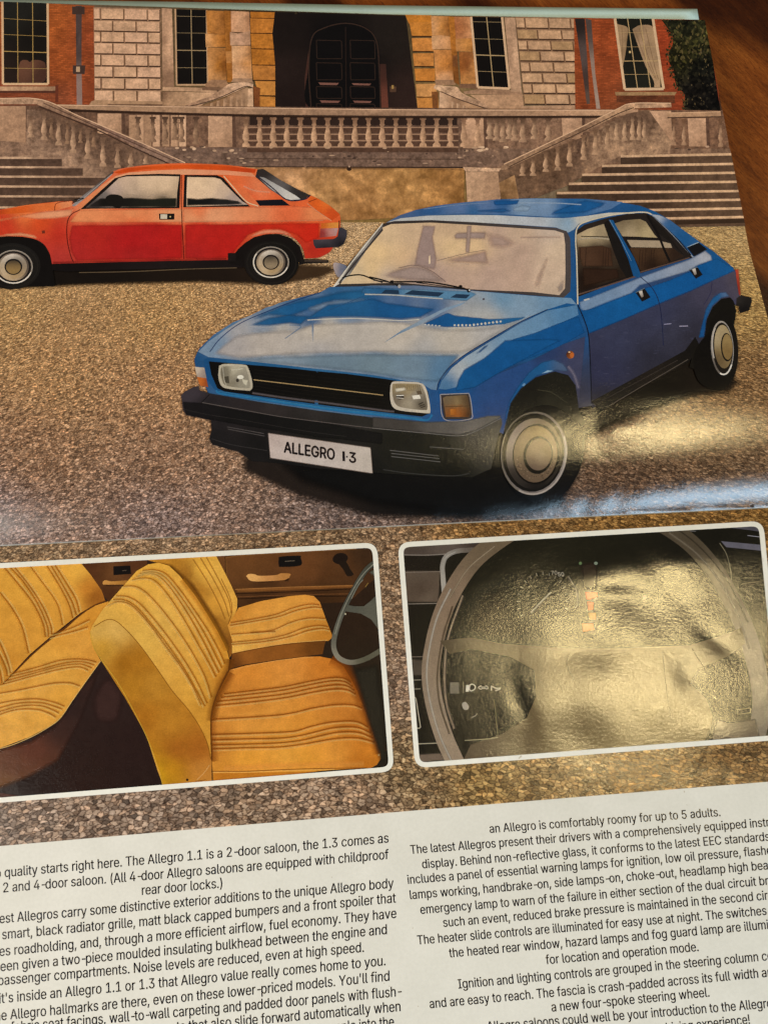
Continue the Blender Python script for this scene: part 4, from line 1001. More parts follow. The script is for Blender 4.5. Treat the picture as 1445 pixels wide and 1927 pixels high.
# upper reflection band, mid blue band, darker lower flank
fill('140,800! 560,630 640,600 900,505 1010,445 1050,480 1060,515 960,550 900,590 700,650 560,690 500,745 350,800 250,840 180,870 150,850', '300,770:8391ae 600,650:8c94ac 900,540:9195a4 1020,490:a3a2a6', 0, fe=3)
fill('150,862! 250,840 360,795 510,735 540,720! 640,690 760,650 900,590! 970,545 1060,510! 1090,500! 1205,565! 1205,590 1050,660 900,730 690,815 450,920 205,1020! 180,930', '200,950:1f62ab 500,800:2069b4 700,740:1d65b2 950,620:1c62ae 1130,560:2466ae', 0, fe=1.6)
fill('205,1022! 450,920 690,818 900,732 1050,660 1210,590! 1240,680 1250,755! 1200,790! 1150,730 1080,740 1020,830 985,960 1000,1060! 960,1130 640,1310 232,1530! 225,1250', '400,1050:3b3b52 300,1300:33324a 700,900:3b3a50 800,1000:383644 1100,680:423d4e 1200,650:4c444e 900,1050:2e2b34 650,1200:292730 300,1450:2a2832', 0)
fill('960,1050! 985,950 1010,850 1060,770 1110,735 1150,730 1180,765! 1120,775 1060,830 1020,920 1005,1045!', '1000,950:1f5a9e 1080,770:2a67a8 1160,745:5f6f94', 0, fe=2)
for i in range(70):
    x, y = rnd.uniform(230, 930), 0; y = rnd.uniform(1030 - (x - 205) * .36, 1440 - (x - 230) * .55)
    line('%f,%f %f,%f' % (x, y, x + rnd.uniform(10, 40), y + rnd.uniform(-4, 2)), rnd.uniform(.5, 1.1), rnd.choice(['5a5870', '504e66', '66617a']), alpha=.35)
line('830,968 890,966', 1.4, 'a79cb0'); line('725,955 775,950', 1.4, '9a90a8')
line('132,820 175,920 205,1020 218,1200 228,1500', 1.7, '14141f'); line('565,630 640,700 690,800 712,950 720,1100', 1.4, '1f2340'); line('1055,660 1045,740 1000,820', 1.1, '2f2c48')
line('205,1021 450,920 690,817 900,731 1050,660', 1.2, '2c4a86', alpha=.5)
# front wing
V(700, 350, 3.6125)
fill('1390,812! 1190,850 1000,940 800,1060 640,1160 540,1240 470,1330 452,1380! 560,1395 700,1330! 760,1250 860,1150 1000,1060 1200,970 1400,880!', '1300,850:6a8ab8 1100,920:7f97ba 900,1050:8398b6 700,1180:9aa4b0 600,1260:a8aaa8 520,1350:5c80b0', 0)
fill('1400,885! 1445,1000! 1250,1110 1000,1200 850,1280 700,1345! 560,1390! 600,1300 680,1230 760,1190 830,1120 960,1040 1100,1000 1250,940', '1300,980:1f5fa8 1000,1110:2162aa 800,1230:1f5fa4 650,1340:2a66a8', 0, fe=2)
fill('690,1150 760,1090 800,1070 780,1100 730,1140', '3b5f9c', 0, fe=3)
fill('700,1230 730,1190 800,1140 900,1060 880,1100 790,1180 740,1240', '7f98be', 0, fe=4)
end()
V(700, 640, 3.6125)
begin('printed_front_wing', upper)
fill('450,350! 540,330 700,290 900,215 1100,130 1300,30 1445,-20 1400,450! 1395,420 1380,310 1330,240 1240,215 1110,255 1010,330 940,430 905,560 890,640! 700,540 560,540 450,370', '600,330:2560a6 750,350:3a5590 800,450:3a5088 1000,230:37528e 1200,80:33406a 1380,150:434158 1420,350:3f3c4c 900,300:38528e 850,560:3a4c80 500,360:2a5c9e', 0)
fill('560,355 700,330 900,210 1050,130 1300,0 1200,-10 900,0 760,120 620,200 580,270', '800,200:1f60a8 1000,60:2062aa 650,320:2564a8', 0, fe=4)
fill('890,620! 900,500 930,410 990,310 1060,220 1150,150 1230,130 1300,160 1340,220! 1240,213 1120,250 1010,335 940,440 915,560', '1000,300:2664a6 1150,180:2a68a8 920,500:3a5f9a 1300,190:54607e', 0, fe=3)
line('1330,180 1370,240 1400,330', 8, '7d7484', soft=True, alpha=.7); fill('1150,230 1190,208 1230,212 1190,222', '9db0c8'); fill('1015,310 1030,295 1042,300 1030,320', '7f9ac4')
end()
begin('printed_wheel_arch', upper)
fill('900,600! 940,430 1010,330 1110,255 1240,217 1330,242 1380,310 1398,430 1400,470! 1445,560! 1300,760 900,800', '1100,350:191712 1300,300:1c1a14 1200,450:2a271d', 0); line('1120,340 1220,360 1320,430', 2, '45402f', soft=True)
end()
GRADE[0] = lambda v: v * np.array([.80, .77, .76])
begin('printed_wheel', upper, 'front wheel of the printed blue car')
ell(1150, 770, 268, 330, '1000,900:0f0e0d 1350,700:1c1a15 1380,950:171718 1200,1040:14181b', 12)
fill('1150,1090 1300,1040 1390,920 1430,800 1440,640 1380,560 1330,700 1300,900', '1380,900:171514 1400,700:1d1a14', 1)
ell(1097, 770, 226, 282, '1000,600:6a624e 1250,700:a89c92 1280,850:a8a098 1000,950:8c857e 900,750:5c554a', 6)
ell(1093, 765, 210, 266, '1a1713', 6); ell(1098, 772, 190, 240, '950,700:b0a192 1200,640:9b8a66 1000,950:38322c 1250,900:2b2622 1100,1000:1f1b18', 6)
ell(1112, 775, 160, 205, '14110e', 6)
ell(1108, 775, 148, 192, '1000,680:9a8462 1150,620:a8905e 1000,900:6f5c48 1200,900:7a6650 1230,700:b09a72', 4)
for i in range(160):
    t, r_ = rnd.uniform(0, 6.28), rnd.uniform(.72, .97); x, y = 1108 + 146 * r_ * math.cos(t), 775 + 190 * r_ * math.sin(t)
    if y > 790: ell(x, y, rnd.uniform(3, 6), rnd.uniform(2, 4), rnd.choice(['4a3c2e', '9c8668', '5d4c3a', 'a8947a']), n=6)
ell(1125, 782, 100, 128, '15120f', 8); ell(1130, 778, 86, 108, '1100,700:9d8563 1150,800:9a8468 1100,860:7d6a56 1190,760:86714f', 8)
ring(1097, 770, 219, 276, 3.2, 'c8bfb2', 6, -30, 110); ring(1097, 770, 222, 279, 1.6, '8b8270', 6, 110, 330)
end()
GRADE[0] = blue_grade
begin('printed_front_panel', upper)
fill('-1143,135! -1100,120 -800,150 -400,195 0,240 200,275 330,290 395,345 405,420 410,510 370,548! 200,535 72,520 -173,497 -473,456 -773,412 -1000,380 -1060,350! -1130,260', '-1120,200:2b5a96 -900,150:3a6aa2 -300,210:4a76aa 200,280:3f6ca2 400,450:3d5f9c -600,430:2c66a2 0,510:3a74b0', 0)
end()
begin('printed_grille', upper)
fill('-1108,147! -1043,152 -813,172 -573,192 -373,214 -173,232 72,264 200,284 330,307 380,352 393,450 388,500 340,522! 140,500 72,492 -273,452 -573,412 -823,376 -1000,352 -1050,330! -1090,240', '-700,260:0f0d0b 0,350:12100c 250,400:171410', 0)
for i in range(7):
    u = .16 + i * .11
    line('%f,%f %f,%f %f,%f' % (-800, 172 + 200 * u, -370, 214 + 235 * u, 100, 268 + 225 * u), 1.3, '221e18', soft=True, alpha=.9)
line('-813,362 -573,397 -273,434 72,480 150,488', 5.5, '5b5250', soft=True); line('-805,272 -500,308 -200,344 75,377', 1.8, 'a3875a')
line('-1058,342 -1023,366 -773,402 -473,447 -173,487 72,512 250,532 370,546 408,510', 3.6, '3f83c0'); line('-1040,350 -773,394 -473,439 -173,479 72,504 340,534', 1.4, '6fa6d4', soft=True)
end()
V(320, 660, 3.6125)
begin('printed_headlamp', upper)
fill('335,105! 380,92 500,98 530,115 555,190 562,250 545,275! 400,262 350,240 330,180', 'b3a78f', 1); fill('350,120 390,108 500,112 520,130 540,200 545,250 520,258 400,245 365,225 348,170', '380,150:6b6250 440,140:b8ad92 480,180:8c8270 420,220:7a705c 500,230:938a76', 1)
fill('365,180 400,175 405,225 375,220', '4b4436'); ell(480, 182, 22, 14, 'e6ddc6'); ell(460, 205, 10, 12, '39332a'); fill('490,195 530,205 520,240 500,225', 'c2b89e'); line('360,115 370,200 385,240', 1.5, 'd5cab0', soft=True); line('420,135 500,125', 2, 'd8cfb6', soft=True)
end()
V(700, 640, 3.6125)
begin('printed_headlamp', upper)
fill('125,310! 145,285 230,285 320,292 360,320 385,400 395,490 375,500! 200,482 140,455 122,390', 'c2b49e', 1); fill('138,310 160,298 310,302 345,330 368,400 375,465 350,478 200,460 155,430 138,370', '180,330:8d7a58 250,330:a08a62 180,390:6f6252 300,390:8d8270 250,430:a0927a 330,430:5c5142', 1)
for x in range(165, 330, 14): line('%d,305 %d,350' % (x, x + 6), .9, '4d3f2a' if x % 28 else 'cbb88c')
ell(190, 390, 28, 16, '3c342a'); line('165,380 215,378', 1.4, 'e8e0d0'); line('165,395 215,400', 1.2, 'd0c4b0'); fill('270,380 320,375 330,400 280,405', 'e2d8c4'); fill('300,350 330,345 340,370 310,375', '5a4c3a')
for s in ('315,440 345,425', '320,452 355,440', '330,462 362,450'): line(s, 1.6, '2b241d')
fill('150,330 220,320 240,345 160,360', 'd5c8ae', 0, fe=3)
end()
begin('printed_indicator_lamp', upper, 'front indicator lamp of the printed blue car')
fill('458,370! 630,362 660,372 680,500 665,540 490,540!', '3a322e', 0); fill('480,395! 500,385 640,375 650,385 668,500 655,525 500,525!', '520,420:665842 580,430:86734f 640,420:453424 540,490:7d4a20 580,490:9c5822 650,500:3d2818', 0)
line('465,372 630,366 660,376 678,495 664,538 490,540 462,372', 1.6, '9a9290'); line('495,455 660,450', 1.0, '4a3822'); rect(530, 470, 570, 510, '540,490:b06a28 560,500:94501c')
end()
V(320, 660, 3.6125)
begin('printed_indicator_lamp', upper)
fill('170,112 235,118 250,190 185,180', '190,130:c8b49c 230,160:8d7a70'); fill('185,180 248,190 262,250 205,240', '200,210:c46a2a 250,220:8d4220')
end()
V(700, 640, 3.6125)
GRADE[0] = lambda v: v * .82
begin('printed_bumper', upper, 'black bumper and spoiler of the printed blue car')
V(320, 660, 3.6125)
fill('75,310! 95,285 160,250 200,243! 200,270 280,295! 600,350 1000,410 1445,465 1700,490 1980,500! 2030,555 2180,480 2250,460 2255,500 2235,560 2200,690! 2180,800 2050,860 1850,860 1400,830! 1000,800 700,760 560,750! 470,690 380,665 290,640 268,600 285,545! 280,475! 110,440 90,400 85,345', '150,290:4a4044 250,380:2b2626 500,360:352d2c 700,400:3b3330 1000,440:3a3430 1300,470:38342e 300,600:211e1d 600,600:1b1917 1000,550:1d1b17 1500,600:24221a 1800,700:201f18 2100,560:5b564c 1300,800:131312 1900,800:191813 800,700:151413', 0)
fill('85,345 95,400 110,440 280,475 500,515 1000,590 1445,640 1445,560 1000,480 500,410 220,355', '150,400:1f1b1b 500,460:1a1816 1200,570:1d1b18', 0, fe=3)
line('220,355 500,405 750,450 1100,495 1445,535 1760,560', 2.0, '7d7068', soft=True); line('95,400 250,435 500,475 900,545 1200,585', 1.4, '3d3733', soft=True)
for a in ('390,520 640,565', '395,535 645,582'): line(a, 1.4, '5c5450')
line('285,600 420,640 660,680', 2.2, '453f3c', soft=True); line('215,355 270,300', 1.4, '191617')
V(700, 640, 3.6125)
fill('0,600 380,635 590,650 700,620 880,530! 870,510 780,515 640,545 560,550 370,555 0,520', '200,580:4d463f 500,600:69625a 700,580:7b736a 840,530:6f6a60', 0, fe=3)
line('0,600 380,636 590,652 700,622 870,535', 1.8, '9a928a', soft=True)
for a in ('120,750 450,788', '130,771 455,806', '130,792 462,828'): line(a, 1.2, '75706a')
line('390,727 620,744', 1.4, '6d6962'); line('75,880 250,905 500,922 600,918 660,905', 1.8, '55534e', soft=True)
end()
GRADE[0] = blue_grade
V(320, 660, 3.6125)
begin('printed_number_plate', upper, 'white number plate reading ALLEGRO 1·3')
fill('668,562 1362,660 1376,834 682,730', '700,600:b8a498 1000,660:b5a497 1340,700:bdaf9f 1000,760:c2b4a8 750,710:c0aea2', 0); line('668,562 1362,660 1376,834 682,730 668,562', 1.2, '6a5a50', sm=0)
end()
lettering('printed_plate_lettering', upper, 'ALLEGRO', (776, 692), (1118, 742), 20.0, col='1d1514', up=np.array([.0, -1.0]), bold=.9)
lettering('printed_plate_lettering', upper, '3', (1218, 757), (1262, 763), 18.5, col='1d1514', up=np.array([.0, -1.0]), bold=.9)
begin('printed_plate_lettering', upper); fill('1170,684 1188,686 1190,752 1172,750', '1d1514'); ell(1202, 722, 6, 6, '1d1514', n=10)
end()
V(1050, 350, 3.658)
begin('printed_car_window', upper, 'side windows of the printed blue car')
fill('130,745! 118,400 125,310 180,270 330,225 480,195 600,190 650,215 780,340 925,495! 560,605 140,765!', '200,300:2b221c 700,300:241e1a 400,500:1d1512', 0)
fill('140,730! 125,340! 200,300 320,262! 345,360 450,480 500,615!', '200,330:b8a078 180,300:a89070 280,330:9c8868 250,440:2e1f16 150,480:2b1d15 350,450:2a1b14 250,560:24170f 150,650:1f140e 420,600:1a110c 200,700:22160f', 0, grid=6)
fill('130,420! 300,410 360,430 380,560 160,560!', '200,470:4a3222 320,480:402a1c', 0, fe=3); fill('160,565 410,570 420,640 170,700', '2f1e14', 0, fe=4)
line('140,370 250,360 350,370', 4, 'b5a488', soft=True); line('155,350 340,355', 1.6, '17130f')
for x in (150, 190, 310, 328, 346): line('%d,430 %d,560' % (x, x - 6), 1.0, '2a1b13')
fill('310,262! 340,238! 430,400 520,600 530,630! 470,640 420,560 370,430', '1a1613', 0)
fill('385,262! 450,240 560,232 600,250 660,340 680,360! 440,350!', '450,260:6d5c44 550,260:7d6a4c 480,320:a89270 600,330:b09a70', 0)
line('450,355 560,358 680,368', 2.2, '1a1512'); fill('470,375 690,380 770,400 780,430 500,425', 'a08b70', 0); fill('490,430! 790,432 860,490! 570,600!', '550,480:46301f 700,470:483220 650,540:22160f 800,480:2b1e16', 0)
for x in (560, 580, 600, 640, 658): line('%d,440 %d,560' % (x, x - 8), 1.0, '2a1b13')
line('610,205 680,330 730,450 765,525', 4.2, '15110f'); fill('620,215 720,300 860,480 780,400 690,330', '1d1814', 0)
line('130,752 330,690 530,625', 2.6, '5a4438'); line('560,598 740,545 900,497', 2.2, '5a4438')
fill('345,235! 375,240 450,380 520,500 560,600 558,635! 515,625! 480,510 420,370', '400,320:2a62a0 480,480:1f5a9c 540,600:2a5f9e', 0); line('352,240 430,380 500,520', 1.4, '8fa6c4', soft=True)
line('132,818 125,500 118,380 130,290 190,250 350,208 500,188 600,186 640,200', 2.4, 'c9bba0'); line('640,200 780,335 925,495', 2.4, '8d9098'); line('655,212 790,340 910,480', 2.0, '1a1a1c')
fill('885,428! 960,392 1020,440 930,488!', '151314', 0); line('880,425 962,392', 1.6, '9aa4b0'); line('1020,440 935,487', 1.2, '30343c')
end()
begin('printed_roof_pillar', upper)
fill('640,200! 690,205 760,235 860,310 965,385! 880,425! 780,330', '750,270:2563a4 850,350:2464a8 680,210:a8aab0', 0)
end()
for s, k in ((((530, 738), (590, 708), (632, 770), (575, 800)), 0), (((898, 582), (955, 562), (990, 615), (945, 642)), 1)):
    begin('printed_door_handle', upper)
    fill(' '.join('%d,%d' % p for p in s), '191512'); c = np.array(s).mean(0)
    fill('%f,%f %f,%f %f,%f %f,%f' % (c[0] - 30, c[1] - 22, c[0] - 8, c[1] - 32, c[0] + 2, c[1] + 10, c[0] - 12, c[1] + 18), '%f,%f:d0c4b4 %f,%f:6a5c50' % (c[0] - 20, c[1] - 20, c[0] - 8, c[1] + 12)); line('%f,%f %f,%f' % (s[0][0], s[0][1], s[1][0], s[1][1]), 1.3, '6c7480')
    end()
begin('printed_door_lock', upper); fill('172,786 210,775 214,785 178,796', 'b9b4ac')
end()
begin('printed_side_repeater', upper); V(1050, 640, 3.658); ell(80, 104, 27, 27, '65,95:2a1a14 90,110:a85a26', 0); ell(92, 108, 14, 18, 'b8622a'); ell(74, 86, 7, 5, 'd8b890')
end()
begin('printed_sill', upper)
fill('225,425! 600,222 870,75 940,-20! 970,40 900,150 600,310 380,440 300,490!', '400,400:1c1915 700,230:201a15 900,100:14110e', 0); line('330,465 600,305 780,200 890,135', 2.2, '5c5146', soft=True); line('260,440 560,280 820,140', 1.4, '443b34', soft=True)
end()
V(1050, 350, 3.658)
begin('printed_wheel_arch', upper); fill('1005,1045! 1020,920 1060,835 1120,780 1180,770 1205,800 1220,860 1215,920 1200,970! 1180,1100! 1100,1330 900,1250! 930,1130', '15120d', 0)
end()
begin('printed_wheel', upper, 'rear wheel of the printed blue car')
V(1050, 640, 3.658)
ell(1130, 60, 105, 255, '1050,100:0f0d0a 1210,100:191510 1150,300:120f0b', -3); fill('930,100 1060,-60 1110,150 1150,320 1080,345 960,280', '0f0c09', 1)
ell(1125, 58, 78, 188, '1060,0:9c9184 1180,150:a39a90 1100,180:5c5248', -3); ell(1128, 58, 70, 176, '1c1712', -3); ell(1132, 48, 62, 150, '1100,0:a38f6c 1150,80:8a7248 1110,120:5f4c32 1180,0:a08a62', -3)
ell(1157, 52, 42, 98, '181410', -3); ell(1160, 50, 36, 88, '1150,0:8d7448 1160,80:7a6038', -3); ring(1126, 58, 74, 182, 2.6, 'd5cbbb', -3, 40, 110); ring(1110, 50, 52, 150, 1.8, 'b5aa9c', -3, 150, 240)
end()
V(1050, 350, 3.658)
begin('printed_bumper', upper); fill('1225,775! 1255,755! 1325,770 1328,800 1310,860 1245,880! 1235,830! 1220,830!', '1250,780:2b2622 1300,800:1c1815 1280,850:141110', 0)
end()
begin('printed_tail_lamp', upper); fill('1215,580! 1235,575 1252,750 1240,755! 1225,660', '1225,620:a8402a 1245,700:8d3020', 0)
end()
GRADE[0] = None
# ---------------------------------------------------------------- lower page
PAGE[0] = 'lower'; V(0, 0, 1)
yw = lambda x: 1593 - .0885 * x + 3.2e-6 * x * x       # where the gravel picture stops and plain paper starts
begin('printed_gravel_drive', lower, 'printed gravel around the inset photographs')
fill_px([(x, float(y_fold(x)) + 1.2) for x in np.linspace(-148, 1530, 24)] + [(1555, 1100), (1620, 1340)] + [(x, yw(x)) for x in np.linspace(1640, -170, 24)],
        '0,1045:8a7154 300,1030:8f7458 600,1010:83694c 740,1100:8a7157 745,1300:8d7560 900,1000:7d5c30 1200,985:7a5a2e 1440,970:75562c 0,1540:8b7664 300,1530:8b7664 600,1490:8d7660 760,1460:87704f 900,1460:84693c 1200,1440:7d5f33 1440,1430:6e5330 700,1520:87705a', 'gravel')
end()
def inset(tl, tr, br, bl, r, bw):
    """outer rounded frame outline and inner clipping quad"""
    q = [np.array(p, float) for p in (tl, tr, br, bl)]; out = []
    for i in range(4):
        p, a, b = q[i], q[i - 1], q[(i + 1) % 4]
        ua = (a - p) / np.linalg.norm(a - p); ub = (b - p) / np.linalg.norm(b - p)
        for t in np.linspace(0, 1, 7):
            s0, e0 = p + ua * r, p + ub * r
            out.append(tuple((1 - t) ** 2 * s0 + 2 * t * (1 - t) * p + t * t * e0))
    return out
def band(name, tl, tr, br, bl, r, bw, col, label):
    o = np.array(inset(tl, tr, br, bl, r, bw)); c = o.mean(0)
    o = np.array(subdiv([tuple(p) for p in o], 9.0)); n = len(o)
    t = np.roll(o, -1, 0) - np.roll(o, 1, 0); t /= np.linalg.norm(t, axis=1)[:, None]
    nr = np.column_stack([-t[:, 1], t[:, 0]]); i_ = o + nr * bw
    begin(name, lower, label)
    xy = np.vstack([o, i_]); f = []
    for k in range(n):
        a, b = k, (k + 1) % n; f += [[a, b, n + b], [a, n + b, n + a]]
    emit(xy, f, np.column_stack([np.tile(ink(col), (len(xy), 1)), np.ones(len(xy))]), 'border_paper')
    return end()
# ---- seats
SQ = [(-140, 1068), (709, 1021), (741.5, 1452), (-140, 1522)]
CLIP[0] = [(-137, 1073), (703.5, 1027), (735, 1447), (-137, 1515)]
V(0, 1000, 3.6125)
begin('printed_cabin', lower, 'dark cabin interior behind the printed seats')
fill_px([(-137, 1073), (703.5, 1027), (735, 1447), (-137, 1515)], '100,1600:241713 900,1500:2a1a16 800,1100:2e1f1b 2400,500:2c1d12 2400,1000:2a2015 2500,1500:261f17 600,1700:2b1a14 1000,1800:281a15', 'ink')
fill('-500,1470! 0,1470 200,1420 360,1320 470,1170 540,1050 700,900 640,1080 560,1300 400,1570 200,1680 0,1760 -500,1850!', '200,1480:5a3020 100,1600:5f3824 400,1300:3a241d 50,1720:6d4526 450,1200:2e1e1a', 0, fe=10)
fill('620,1130 700,1000 780,1000 850,1120 800,1300 650,1300', '3a2520', 1, fe=14)
fill('-300,1780 0,1780 200,1810 100,1835 -300,1850', '4a261a', 0)
end()
begin('printed_door_panel', lower)
fill('540,220 1000,190 1000,330 740,480 715,450', '600,240:4f2c16 800,300:6a4222 900,230:54301a 760,430:4a2a15', 0, 'cloth')
fill('770,238 885,232 892,290 772,298', '17120f', 0); line('830,268 860,265', 1.2, '5a4a3a'); fill('700,340! 720,332 760,340 870,335 860,360 730,362 700,360', '720,350:c98c44 850,345:a8702e', 1); fill('700,362 860,358 840,375 720,375', '2e1a0c', fe=3)
V(380, 1000, 3.6125)
fill('90,165 700,115 1180,95 1200,300 1000,480 640,500 250,510', '300,230:6b4220 700,250:6a4020 900,200:55341a 1100,150:3a2616 400,450:3b2412 800,450:34200f', 0, 'cloth')
line('175,360 165,210 190,175 500,150 1050,120', 2.0, '8d5c2c', soft=True); line('170,380 160,200 185,165 500,142 1050,110', 1.8, '2f1b0c', soft=True)
fill('215,385 600,372 1050,360 1060,385 600,405 240,420', '300,400:7a4c22 800,385:7d4c22', 0, fe=2.5); line('225,396 600,380 1040,368', 2.4, 'a8703a', soft=True); line('230,424 600,412 1020,392', 2.2, '27150a', soft=True); line('240,446 600,432 1010,425', 1.8, '80502a', soft=True); line('245,460 600,446 1010,440', 2.0, '1f1208', soft=True)
fill('522,190 535,172 660,165 672,180 670,232 540,242 522,232', '15110e', 1); line('565,204 630,200', 1.2, '6a5c4a')
fill('300,305! 320,290 360,292 390,302 500,298 540,285 595,288 600,300 560,330 350,340', '350,310:dca35c 450,310:c4874a 560,300:b0763a', 1); fill('310,330 350,342 560,332 600,305 590,340 360,355', '2a180b', fe=3)
ell(940, 185, 52, 38, '1f150f', -10); fill('930,215 975,205 1010,260 1030,295 990,305 960,260', '21170f', 1)
end()
V(0, 1000, 3.6125)
GRADE[0] = lambda v: v * np.array([1.06, 1.03, .98])
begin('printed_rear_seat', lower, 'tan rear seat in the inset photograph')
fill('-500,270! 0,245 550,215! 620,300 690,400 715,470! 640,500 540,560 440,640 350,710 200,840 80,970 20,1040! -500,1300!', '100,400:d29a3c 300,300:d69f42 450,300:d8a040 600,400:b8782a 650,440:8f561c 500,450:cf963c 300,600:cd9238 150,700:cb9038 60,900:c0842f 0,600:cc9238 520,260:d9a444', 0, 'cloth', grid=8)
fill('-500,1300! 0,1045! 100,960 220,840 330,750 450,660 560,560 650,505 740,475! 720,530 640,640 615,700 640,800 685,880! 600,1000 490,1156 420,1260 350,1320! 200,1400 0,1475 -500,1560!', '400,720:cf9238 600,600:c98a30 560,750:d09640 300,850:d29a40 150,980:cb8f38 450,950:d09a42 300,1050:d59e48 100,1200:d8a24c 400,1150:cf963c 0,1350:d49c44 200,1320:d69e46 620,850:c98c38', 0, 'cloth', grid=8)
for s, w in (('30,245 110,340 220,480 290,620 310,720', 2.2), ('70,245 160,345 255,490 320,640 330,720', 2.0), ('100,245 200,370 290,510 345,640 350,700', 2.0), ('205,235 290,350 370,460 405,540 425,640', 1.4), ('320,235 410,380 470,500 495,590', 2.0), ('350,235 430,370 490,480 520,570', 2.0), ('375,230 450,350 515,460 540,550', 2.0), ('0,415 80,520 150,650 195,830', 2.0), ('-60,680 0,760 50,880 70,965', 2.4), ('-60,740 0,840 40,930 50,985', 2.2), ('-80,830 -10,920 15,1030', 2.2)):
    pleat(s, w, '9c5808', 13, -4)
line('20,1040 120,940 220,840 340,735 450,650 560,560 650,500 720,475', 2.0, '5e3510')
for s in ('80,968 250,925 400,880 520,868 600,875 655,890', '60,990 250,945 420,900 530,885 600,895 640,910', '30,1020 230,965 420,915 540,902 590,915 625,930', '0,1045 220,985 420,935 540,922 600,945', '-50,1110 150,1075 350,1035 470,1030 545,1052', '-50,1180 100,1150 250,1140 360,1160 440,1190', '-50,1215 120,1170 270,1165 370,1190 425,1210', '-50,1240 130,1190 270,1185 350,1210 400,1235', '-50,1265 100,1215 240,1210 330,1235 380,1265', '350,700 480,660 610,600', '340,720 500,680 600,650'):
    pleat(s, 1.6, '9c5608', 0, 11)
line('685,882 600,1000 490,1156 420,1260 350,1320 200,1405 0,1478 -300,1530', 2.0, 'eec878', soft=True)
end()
V(380, 1000, 3.6125)
begin('printed_passenger_seat', lower, 'farther tan front seat in the inset photograph')
fill('-390,190! -200,175 95,165! 150,270 200,370 240,460 240,520 215,590 175,640! 205,740 210,820 190,860! 100,720 0,520 -130,330 -250,230', '-200,220:b07a28 0,250:d8a644 80,300:d9a94c 180,480:cf9a40 100,500:c48c34 0,400:a06a20 100,620:8f5c1c 180,760:7a4a18 -100,280:8a5a1c 200,440:d9a64a', 0, 'cloth')
fill('-350,200 -200,220 -50,350 100,580 190,760 200,850 90,700 -50,480 -200,310', '6d4312', 0, fe=9)
for s in ('-60,190 30,330 110,480 160,600', '-10,180 80,330 150,470 185,580', '30,175 110,320 180,460 200,560'): line(s, 3.4, 'a06c24', soft=True, alpha=.7)
line('130,320 190,450 205,540 180,630', 2.0, '8c571c', soft=True)
fill('175,640! 250,520 400,475 600,440 700,432 760,440 800,480 840,590 890,720! 860,745 700,755 500,775 300,815 205,832! 205,740', '400,520:cf8f3c 650,480:d0923e 300,650:cf9540 600,640:cd9340 800,600:b97e30 780,500:c9883a 500,750:d0984a 850,710:b07428 250,800:d8a850 250,580:c08030', 0, 'cloth')
for s in ('195,622 350,595 500,565 620,520 730,495 800,500', '190,640 350,612 520,580 650,535 760,515 815,520', '200,700 350,688 480,672 600,620 720,590 840,592', '200,755 400,735 560,705 700,655 800,640 860,650', '205,770 420,750 600,715 720,675 820,660 868,670', '330,690 500,680'): pleat(s, 1.5, '96520a', 0, 10)
fill('205,832! 300,815 500,775 700,755 840,745 820,835! 500,875 300,905 190,935! 200,880', '300,860:8a5420 600,820:85501e 780,790:5e3814 220,900:5e3614', 0, 'cloth'); line('210,832 400,795 600,765 840,745', 1.4, '5c3410'); line('205,826 400,789 600,759 850,740', 1.2, 'e4b866', alpha=.7)
end()
V(0, 1240, 3.6125)
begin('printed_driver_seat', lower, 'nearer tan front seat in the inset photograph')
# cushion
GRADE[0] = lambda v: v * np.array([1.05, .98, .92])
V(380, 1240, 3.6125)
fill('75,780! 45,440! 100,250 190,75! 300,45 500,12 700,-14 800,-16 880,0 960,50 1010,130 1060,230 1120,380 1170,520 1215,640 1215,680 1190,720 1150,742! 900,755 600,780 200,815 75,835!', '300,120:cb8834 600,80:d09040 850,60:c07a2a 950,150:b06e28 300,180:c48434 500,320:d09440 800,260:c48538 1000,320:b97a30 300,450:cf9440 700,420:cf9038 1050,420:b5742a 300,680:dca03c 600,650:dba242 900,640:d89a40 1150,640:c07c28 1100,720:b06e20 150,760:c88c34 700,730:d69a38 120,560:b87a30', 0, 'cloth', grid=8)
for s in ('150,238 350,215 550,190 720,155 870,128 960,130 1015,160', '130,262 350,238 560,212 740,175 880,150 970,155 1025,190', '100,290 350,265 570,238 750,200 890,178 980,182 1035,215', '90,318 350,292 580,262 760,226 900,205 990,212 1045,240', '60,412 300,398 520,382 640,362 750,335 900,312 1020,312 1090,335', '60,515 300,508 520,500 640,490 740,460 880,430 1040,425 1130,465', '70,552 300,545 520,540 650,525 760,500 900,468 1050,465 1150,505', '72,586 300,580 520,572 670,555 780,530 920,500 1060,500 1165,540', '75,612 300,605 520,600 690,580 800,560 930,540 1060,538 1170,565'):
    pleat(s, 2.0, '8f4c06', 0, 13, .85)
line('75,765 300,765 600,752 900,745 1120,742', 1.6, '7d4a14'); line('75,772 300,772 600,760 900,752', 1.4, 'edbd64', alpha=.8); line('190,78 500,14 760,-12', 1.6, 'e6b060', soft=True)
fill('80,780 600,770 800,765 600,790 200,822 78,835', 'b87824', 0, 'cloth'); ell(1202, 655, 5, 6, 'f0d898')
line('880,0 960,50 1010,130 1060,230 1120,380 1170,520 1212,640', 30, '8a4a10', soft=True, alpha=.6); line('200,95 110,260 60,440 75,700', 26, '8a4a10', soft=True, alpha=.5); line('150,748 600,728 1100,715', 16, 'f2b858', soft=True, alpha=.35)
